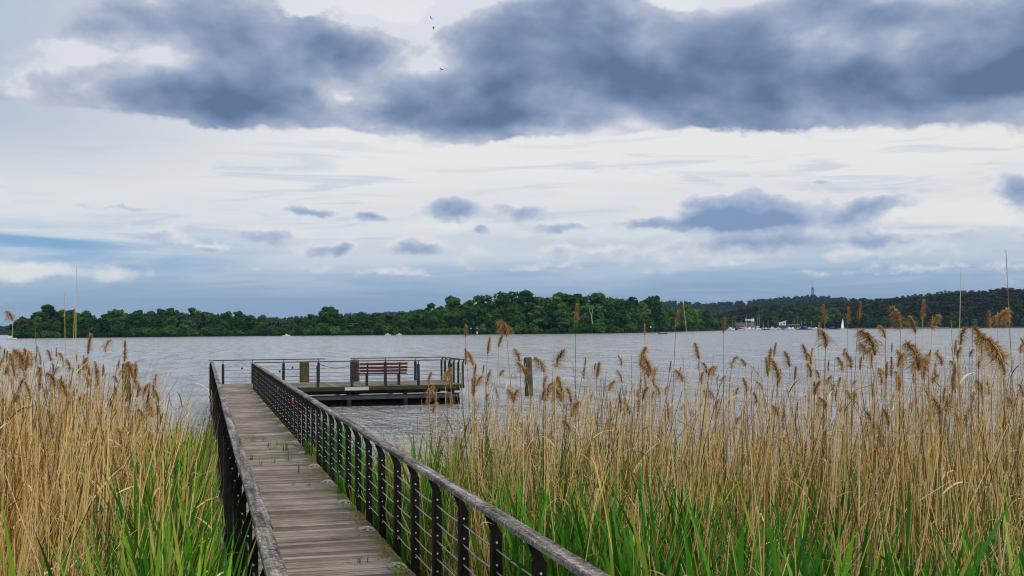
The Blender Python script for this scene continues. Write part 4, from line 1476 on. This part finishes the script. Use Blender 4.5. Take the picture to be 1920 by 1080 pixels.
for px, yt, d_, lab in ((1012, 838, 7.0, 'tall bunch of broad green blades among dry stalks just beyond the near railing'), (1046, 880, 7.0, 'green shoot beside the tall bunch of broad blades'), (1180, 890, 6.2, 'bright green shoot with narrow blades in the middle of the big bed'),
                        (1640, 945, 4.4, 'broad upright green blade low in the big bed beneath the dark bushy plume'), (1800, 965, 3.9, 'green shoot with one wide blade curling over, lowest in the big bed'), (1822, 935, 4.2, 'wide green blade with a sharp tip next to the curling one'),
                        (1500, 880, 5.6, 'green blades rising below the boathouse'), (1470, 905, 5.2, 'dark green shoot low under the moored boats'), (355, 800, 11.5, 'green shoot with high pointed blades where the reeds meet open water by the outer railing'),
                        (130, 955, 4.8, 'broad green blade standing alone among dry stalks of the smaller bed')):
    shoot(px, yt, d_, lab, None, 7, 1.25)
k = 0
while k < 60:
    big = R.random() < .62
    px = R.uniform(1000, 1950) if big else R.uniform(300, 430)
    d_ = R.uniform(3.6, 6.5)
    p_ = polar(px, d_)
    if (big and p_.x < WX1 + .25) or (not big and p_.x > WX0 - .2):
        continue
    yt = np.interp(d_, [3.5, 6.5], [1000, 890]) + R.normal(0, 25)
    shoot(px, yt, d_, 'green reed shoot with broad blades low in the big bed' if big else 'green reed shoot with broad blades low in the smaller bed', 'green shoots of the big bed' if big else 'green shoots of the smaller bed', 6)
    k += 1

# ------------------------------------------------------------------ weeds and moss on the deck
def weed(px, py, hgt, nb, label, group=None, x=None):
    d = ray(px, py)
    p_ = CAM + d * ((DZ - CAM.z) / d.z)
    t_ = MB()
    for k in range(nb):
        a_ = R.uniform(0, 6.283)
        o_ = Vector((R.normal(0, .025), R.normal(0, .02), 0))
        L, w_ = hgt * R.uniform(.5, 1.0), R.uniform(.004, .007)
        dx_, dy_, b_ = math.cos(a_), math.sin(a_), R.uniform(.1, .5) * L
        pts = [(o_.x + dx_ * b_ * q * q, o_.y + dy_ * b_ * q * q, L * (q - .25 * q * q * R.random())) for q in (0, .35, .7, 1)]
        vs_ = []
        for q, (a, b, c_) in enumerate(pts):
            ww = w_ * (1 - q / 3.1)
            vs_ += [(a - dy_ * ww, b + dx_ * ww, c_), (a + dy_ * ww, b - dx_ * ww, c_)]
        t_.add(vs_, [(2 * q, 2 * q + 1, 2 * q + 3, 2 * q + 2) for q in range(3)])
    o = t_.obj('weed', M_GREEN, None, (p_.x, p_.y, DZ - .01))
    return tag(o, label, 'weed', group)


_w = weed


def weed(px, py, hgt, nb, label, group=None):
    return _w(px, py, hgt * 1.5, nb + 3, label, group)


W_MID = 'small grass tuft growing from a gap between the planks in the middle of the walkway'
for px, py, hg, nb in ((443, 832, .12, 4), (453, 832, .12, 4), (474, 828, .16, 5), (496, 828, .15, 4), (503, 838, .15, 4), (507, 843, .12, 3), (516, 842, .14, 4), (522, 834, .13, 4), (531, 838, .16, 5), (473, 862, .12, 5),
                       (487, 873, .13, 5), (515, 868, .15, 5), (469, 882, .12, 4), (558, 886, .15, 4), (548, 910, .10, 3), (579, 912, .12, 4), (486, 921, .08, 3), (462, 895, .12, 4), (573, 897, .11, 3)):
    weed(px, py, hg, nb, W_MID, 'grass tufts in the planks')
weed(536, 845, .22, 7, 'tallest grass tuft in the middle of the walkway planks')
weed(543, 863, .24, 9, 'bushy leaning grass tuft in the middle of the walkway planks')
weed(680, 1054, .08, 4, 'lone yellowish grass tuft on the planks at the near end of the deck')
for px, py, hg, nb, l_ in ((575, 852, .34, 16, 'clump of grass spilling onto the deck beneath the railing, farthest out'), (588, 866, .30, 14, 'clump of grass by the railing next to the farthest clump'), (640, 925, .34, 16, 'leafy green clump at the foot of the railing posts'),
                       (655, 955, .36, 8, 'tall thin grass blades standing beside a pale deck fitting'), (752, 1076, .14, 10, 'short mossy grass clump by the railing at the near end of the deck')):
    weed(px, py, hg, nb, l_)

R = np.random.default_rng(33)
Nm = 5200
yy = 9 + 34 * R.random(Nm) ** 1.5
xx = WX1 - np.abs(R.normal(0, .085, Nm)) - .01
ok = (np.sin(yy * 3.1) + np.sin(yy * 7.7 + 1.0) + R.normal(0, .8, Nm)) > -.3
yy, xx = yy[ok], xx[ok]
m_ = len(xx)
s_ = R.uniform(.005, .013, m_)
zz = np.full(m_, DZ + .001)
ctr = np.stack([xx, yy, zz], 1)
dirs = np.array([[1, 0, 0], [0, 1, 0], [-1, 0, 0], [0, -1, 0]])
ring = ctr[:, None, :] + dirs[None] * s_[:, None, None] * R.uniform(.7, 1.3, (m_, 4, 1))
topv = ctr + np.stack([0 * s_, 0 * s_, s_ * .7], 1)
V = np.concatenate([ring, topv[:, None, :]], 1).reshape(-1, 3)
b_ = np.arange(m_)[:, None] * 5
F = np.concatenate([np.concatenate([b_ + k, b_ + (k + 1) % 4, b_ + 4], 1) for k in range(4)])
tag(link('moss', np_mesh('moss', V, F, M_MOSS, np.repeat(R.random(m_), 5))), 'yellow green moss and crumbs along the deck edge', kind='stuff')


# ------------------------------------------------------------------ boats and the marina
def hull_mb(L, B, H, mi=0):
    """boat hull, bow towards +x, waterline at z 0"""
    b = MB()
    st = [(-.5, .38, .85, -.1), (-.25, .48, .80, -.18), (0, .5, .80, -.2), (.22, .42, .86, -.18), (.4, .22, .95, -.1), (.5, .02, 1.05, .25)]
    vs_ = []
    for x_, w_, top, keel in st:
        vs_ += [(x_ * L, -w_ * B, top * H), (x_ * L, -w_ * B * .75, .15 * H), (x_ * L, 0, keel * H), (x_ * L, w_ * B * .75, .15 * H), (x_ * L, w_ * B, top * H)]
    fs_ = [(5 * i + k, 5 * (i + 1) + k, 5 * (i + 1) + k + 1, 5 * i + k + 1) for i in range(5) for k in range(4)]
    fs_ += [(5 * i + 4, 5 * (i + 1) + 4, 5 * (i + 1), 5 * i) for i in range(5)] + [(0, 1, 2, 3, 4)]
    return b.add(vs_, fs_, mi)


def sail_boat(px, d_, L, rz, hullm, cover, label, group='sailing boats moored in the marina', mast_h=1.25):
    t = empty('sailing_boat', polar(px, d_), label, 'sailing boat', group, rz)
    hull_mb(L, L * .30, L * .13).obj('hull', hullm, t)
    MB().prism([(-L * .18, L * .105), (L * .22, L * .105), (L * .16, L * .165), (-L * .15, L * .185)], 'y', -L * .085, L * .085).obj('cabin', M_WHITE, t)
    MB().tube([(L * .08, 0, L * .1), (L * .08, 0, L * mast_h)], [.075, .05], 6).obj('mast', M_ALU, t)
    MB().tube([(L * .08, 0, L * .25), (-L * .32, 0, L * .25)], .05, 6).obj('boom', M_ALU, t)
    if cover is not None:
        c_ = MB().tube([(L * .06, 0, L * .27), (-L * .1, 0, L * .285), (-L * .31, 0, L * .262)], [L * .03, L * .026, L * .014], 7)
        c_.obj('sail_cover', cover, t, smooth=True)
    MB().tube([(L * .47, 0, L * .14), (L * .08, 0, L * mast_h * .97)], .02, 4).tube([(-L * .48, 0, L * .12), (L * .08, 0, L * mast_h * .97)], .02, 4).obj('stay', M_ALU, t)
    return t


def motor_boat(px, d_, L, rz, hullm, label, group='motor boats moored in the marina', tarp=None):
    t = empty('motor_boat', polar(px, d_), label, 'motor boat', group, rz)
    hull_mb(L, L * .33, L * .16).obj('hull', hullm, t)
    if tarp is not None:
        MB().prism([(-L * .45, L * .13), (L * .25, L * .14), (L * .1, L * .30), (-L * .12, L * .34), (-L * .4, L * .26)], 'y', -L * .14, L * .14).obj('tarpaulin', tarp, t)
    else:
        MB().prism([(-L * .12, L * .13), (L * .24, L * .14), (L * .12, L * .30), (-L * .1, L * .32)], 'y', -L * .12, L * .12).obj('cabin', M_WHITE, t)
        MB().prism([(L * .19, L * .19), (L * .205, L * .19), (L * .135, L * .29), (L * .115, L * .29)], 'y', -L * .105, L * .105).obj('windscreen', M_DARK, t)
        MB().tube([(L * .48, -L * .02, L * .16), (L * .46, 0, L * .25), (L * .1, L * .12, L * .24)], .03, 4).obj('rail', M_ALU, t)
    return t


MD = 1135
pier = MB().box(-160, 160, -1.2, 1.2, .55, .8)
for k in range(33):
    pier.box(-160 + 10 * k - .15, -160 + 10 * k + .15, -.9, .9, -1.5, .55)
pc = polar(1447, MD + 12)
tag(pier.obj('marina_pontoon', M_PALE, None, pc, (0, 0, -bearing(1447))), 'long low mooring pontoon along the shore behind the boats', 'pontoon')
bz = -bearing(1450)
L_S = 'white sailing boat with bare mast moored among others in the marina'
L_SB = 'sailing boat with a blue sail cover moored among others in the marina'
for i, (px, L, mh) in enumerate(((1373, 8, 1.2), (1381, 8, 1.1), (1399, 10, 1.4), (1402, 9, 1.3), (1411, 9, 1.25), (1420, 9, 1.3), (1431, 8, 1.0), (1442, 8, 1.15), (1488, 8, 1.1), (1502, 8, 1.2), (1513, 9, 1.1), (1523, 8, 1.0), (1391, 8, 1.15))):
    bl = i % 3 == 1
    sail_boat(px, MD + R.uniform(-3, 4), L, bz + R.choice([0, math.pi, 1.2, -1.2]) + R.normal(0, .2), M_NAVY if i % 5 == 2 else M_WHITE, M_BLUE if bl or i % 4 == 3 else M_SAIL, L_SB if bl or i % 4 == 3 else L_S,
              'sailing boats moored in the marina', mh)
sail_boat(1422.5, MD - 3, 10.5, bz + .2, M_WHITE, M_SAIL, 'sailing boat with a tall mast and furled white sail amid the marina', None, 1.42)
sail_boat(1497, MD - 3, 10, bz + 2.9, M_BLUE, M_BLUE, 'blue hulled sailing boat with the tallest mast on the boathouse side of the marina', None, 1.35)
for px, L, tp, m_, l_ in ((1368, 10, None, M_WHITE, 'white cabin cruiser at the wooded end of the marina'), (1384, 8, M_BLUE, M_NAVY, 'motor boat under a blue tarpaulin next to the white cabin cruiser'), (1389, 6, M_BLUE, M_WHITE, 'small white boat half covered with blue cloth'),
                          (1405, 9, None, M_WHITE, 'larger white motor boat with a high cabin amid the masts'), (1414, 6, None, M_WHITE, 'small white motor boat in front of the crowded masts'), (1436, 7, None, M_NAVY, 'dark hulled motor boat between crowded masts and the boathouse'),
                          (1448, 9, None, M_WHITE, 'long white motor boat moored beside the boathouse'), (1459, 7, None, M_WHITE, 'white motor boat just before the boathouse blue front'), (1479, 8, None, M_WHITE, 'white motor boat just past the boathouse'),
                          (1486, 6, None, M_WHITE, 'short white motor boat with a low bow past the boathouse'), (1506, 10, M_BLUE, M_NAVY, 'wide boat under a bright blue tarpaulin beside the tallest mast'), (1518, 7, None, M_RED, 'red hulled motor boat near the end of the moorings'),
                          (1530, 7, None, M_WHITE, 'white motor boat second to the end of the moorings'), (1535, 6, None, M_WHITE, 'white motor boat at the very end of the moorings'), (1563, 8, M_BLUE, M_NAVY, 'dark boat with a blue cover moored apart near the white sail')):
    motor_boat(px, MD - 8 + R.uniform(-2, 2), L, bz + R.choice([0, math.pi]) + R.normal(0, .35), m_, l_, None, tp)

bh = empty('boathouse', polar(1468, MD + 22), 'small boathouse with white gable and blue lower front behind the moored boats', 'boathouse', None, bz)
MB().box(-4, 4, -3, 3, .3, 4.2).obj('wall', M_BLUE, bh)
MB().prism([(-3.6, 4.2), (3.0, 4.2), (3.0, 8.4), (-3.6, 6.6)], 'y', -2.8, 2.8).obj('upper_wall', M_WHITE, bh)
MB().prism([(-4.2, 6.4), (3.6, 8.5), (3.6, 8.8), (-4.2, 6.75)], 'y', -3.3, 3.3).obj('roof', M_WHITE, bh)
MB().box(4.02, 16, -2.5, 2.5, 4.4, 4.8).obj('side_roof', M_ALU, bh)
for k in range(4):
    MB().tube([(5 + 3.4 * k, -2.2, .3), (5 + 3.4 * k, -2.2, 4.4)], .12, 6).obj('post', M_ALU, bh)
MB().box(-2.4, -.6, -2.86, -2.81, 4.8, 5.9).obj('window', M_DARK, bh)
MB().box(.4, 2.2, -2.86, -2.81, 5.2, 6.5).obj('window', M_DARK, bh)
MB().box(-1.5, 1.5, -3.06, -3.01, .3, 3.2).obj('door', M_NAVY, bh)
hs = empty('house', polar(1398, MD + 40), 'low house with a long brown roof behind the masts of the marina', 'house', None, bz)
MB().box(-9, 9, -4, 4, .5, 4.0).obj('wall', M_PALE, hs)
MB().prism([(-4.8, 3.9), (0, 7.2), (4.8, 3.9)], 'x', -9.6, 9.6).obj('roof', M_ROOF, hs)
for k in range(4):
    MB().box(-7.5 + 4.2 * k, -5.9 + 4.2 * k, -4.06, -4.01, 1.5, 3.0).obj('window', M_DARK, hs)
for px, w_, h_, z_, l_ in ((1404, 3.4, 1.3, 10.0, 'white boat cover raised on a stand above the crowded marina'), (1411.5, 1.6, 2.6, 9.2, 'upright pale signboard among the crowded masts')):
    st_ = empty('raised_panel', polar(px, MD + 18), l_, 'panel', None, bz)
    MB().box(-w_, w_, -.15, .15, z_ - 1, z_ - 1 + h_).obj('panel', M_WHITE, st_)
    MB().tube([(-w_ * .6, 0, .3), (-w_ * .6, 0, z_ - 1)], .1, 6).obj('leg', M_ALU, st_)
    MB().tube([(w_ * .6, 0, .3), (w_ * .6, 0, z_ - 1)], .1, 6).obj('leg', M_ALU, st_)

# boat under sail
sb = empty('sailing_dinghy', polar(1582, 1010), 'small boat under a tall narrow white sail crossing before the pine slope', 'sailing boat', None, bz + .5)
hull_mb(5.5, 1.7, .75).obj('hull', M_WHITE, sb)
MB().tube([(.5, 0, .5), (-.6, 0, 9.3)], [.07, .04], 6).obj('mast', M_ALU, sb)
sv = []
for k in range(9):
    t = k / 8
    w_ = 2.9 * (1 - t) ** .75 + .05
    for q in range(4):
        u_ = q / 3
        sv.append((.42 - 1.0 * t - w_ * u_, .45 * math.sin(math.pi * u_) * (1 - .6 * t), 1.1 + 8.0 * t - .15 * u_))
sm = MB().add(sv, [(4 * k + q, 4 * k + q + 1, 4 * (k + 1) + q + 1, 4 * (k + 1) + q) for k in range(8) for q in range(3)])
so = sm.obj('sail', M_SAIL, sb, smooth=True)
so.modifiers.new('thickness', 'SOLIDIFY').thickness = .02
MB().tube([(.42, 0, 1.05), (-2.5, 0, .95)], .05, 6).obj('boom', M_ALU, sb)

motor_boat(20, 600, 5.2, bz + 3.4, M_WHITE, 'white motorboat moving off the tip of the low wooded point', None)
motor_boat(537, 640, 4.0, bz + .2, M_WHITE, 'tiny white boat at the shoreline by the dip in the woods', None)
motor_boat(727, 640, 3.4, bz + 3.0, M_WHITE, 'first of two tiny pale boats lying under the trees before the high wood', None)
motor_boat(748, 636, 3.2, bz + .3, M_WHITE, 'second tiny pale boat under the trees, closer to the high wood', None)
rb = empty('rowing_boat', polar(1243, 520), 'small dark open boat drifting beyond the big shaggy plume', 'rowing boat', None, bz + .25)
hull_mb(3.9, 1.35, .55).obj('hull', M_NAVY, rb)
MB().box(-.7, .7, -.5, .5, .40, .62).obj('thwart', M_WHITE, rb)
MB().box(-2.05, -1.75, -.16, .16, .2, 1.0).tube([(-1.9, 0, .2), (-1.95, 0, -.5)], .06, 6).obj('outboard_motor', M_IRON, rb)


def buoy(px, d_, m_, label):
    t = empty('buoy', polar(px, d_), label, 'buoy')
    MB().tube([(0, 0, -.3), (0, 0, .12), (0, 0, .30)], [.42, .45, .30], 12).obj('float', m_, t, smooth=True)
    MB().tube([(0, 0, .30), (0, 0, .75), (0, 0, 1.05)], [.26, .16, .05], 10).obj('top_cone', m_, t, smooth=True)


buoy(1009, 540, M_RED, 'red buoy on the lake straight in front of the high wood')
buoy(1143, 545, M_RED, 'red buoy on the lake before the bare dead trunk end of the high wood')
buoy(1223, 545, M_GREENP, 'green buoy on the lake close to the small dark open boat')
for px, d_, zb, board, l_ in ((883, 600, 3.0, False, 'slim channel post topped by a white ball'), (894.5, 596, 3.1, True, 'channel post with a pale ball and a white board low on it'), (1220, 590, 2.9, False, 'thick post with a large white ball behind the green buoy')):
    t = empty('channel_marker', polar(px, d_), l_, 'channel marker')
    MB().tube([(0, 0, -1), (0, 0, zb)], .09, 7).obj('post', M_IRONB, t)
    MB().ball((0, 0, zb + .25), .42 if px > 1200 else .33, 10, 7).obj('ball', M_WHITE, t, smooth=True)
    if board:
        MB().box(-.28, .28, -.14, -.10, .5, 1.7).obj('board', M_WHITE, t)

# radio mast on the hill
tz = hill_top(1525)
tw = empty('radio_mast', polar(1525, HILL_D - 10, tz - 20), 'grey lattice radio mast standing on the blue hill', 'radio mast')
H = 38
lm = MB()
for sx, sy in ((-1, -1), (1, -1), (1, 1), (-1, 1)):
    lm.tube([(sx * 2.6, sy * 2.6, 0), (sx * 1.5, sy * 1.5, H)], .34, 5)
lm.obj('leg_frame', M_STEEL, tw)
br = MB()
for k in range(9):
    z0, z1 = H * k / 9, H * (k + 1) / 9
    w0, w1 = 2.6 - 1.1 * k / 9, 2.6 - 1.1 * (k + 1) / 9
    for sy in (-1, 1):
        br.tube([(-w0, sy * w0, z0), (w1, sy * w1, z1)], .16, 4).tube([(w0, sy * w0, z0), (-w1, sy * w1, z1)], .16, 4)
        br.tube([(sy * w0, -w0, z0), (sy * w1, w1, z1)], .16, 4)
br.obj('bracing', M_STEEL, tw)
for sx, z_ in ((1.9, H - 8), (1.9, H - 3), (-1.6, H - 4)):
    MB().tube([(sx, -1.8, z_ - 2), (sx, -1.8, z_ + 2)], .7, 8).obj('antenna', M_STEEL, tw)
MB().tube([(-1.0, 0, H - 4), (-1.0, 0, H + 9), (-1.0, 0, H + 14)], [.5, .35, .12], 6).obj('spike', M_STEEL, tw)


# ------------------------------------------------------------------ birds
def bird(px, py, d_, rz, bank, flap, label):
    b = MB()
    b.tube([(0, .20, .0), (0, .15, .012), (0, .06, .0), (0, -.06, -.005), (0, -.14, 0), (0, -.22, .005)], [.008, .028, .045, .042, .022, .004], 8)
    b.add([(-.02, -.13, .002), (.02, -.13, .002), (.055, -.27, .005), (-.055, -.27, .005), (0, -.20, .016)], [(0, 1, 4), (1, 2, 4), (2, 3, 4), (3, 0, 4), (3, 2, 1, 0)])
    for s_ in (-1, 1):
        top = [(s_ * .03, .08, .02), (s_ * .17, .10, .02 + .17 * flap), (s_ * .30, .05, .02 + .20 * flap), (s_ * .42, -.07, .02 + .16 * flap), (s_ * .28, -.06, .02 + .19 * flap), (s_ * .16, -.06, .02 + .15 * flap), (s_ * .03, -.07, .01)]
        bot = [(x_, y_, z_ - .012) for x_, y_, z_ in top]
        n_ = 7
        b.add(top + bot, [tuple(range(n_)), tuple(range(2 * n_ - 1, n_ - 1, -1))] + [(i, (i + 1) % n_, n_ + (i + 1) % n_, n_ + i) for i in range(n_)])
    tag(b.obj('bird', M_BIRD, None, at(px, py, d_), (bank, .5, rz)), label, 'bird')


bird(808, 34, 190, .9, .3, .4, 'highest of three black birds, flying across the bright cloud gap')
bird(813, 52, 190, 1.3, -.2, -.3, 'black bird flying just beneath the highest one')
bird(828, 131, 160, -.7, .6, .8, 'black bird flying lowest, wings raised against the dark cloud')
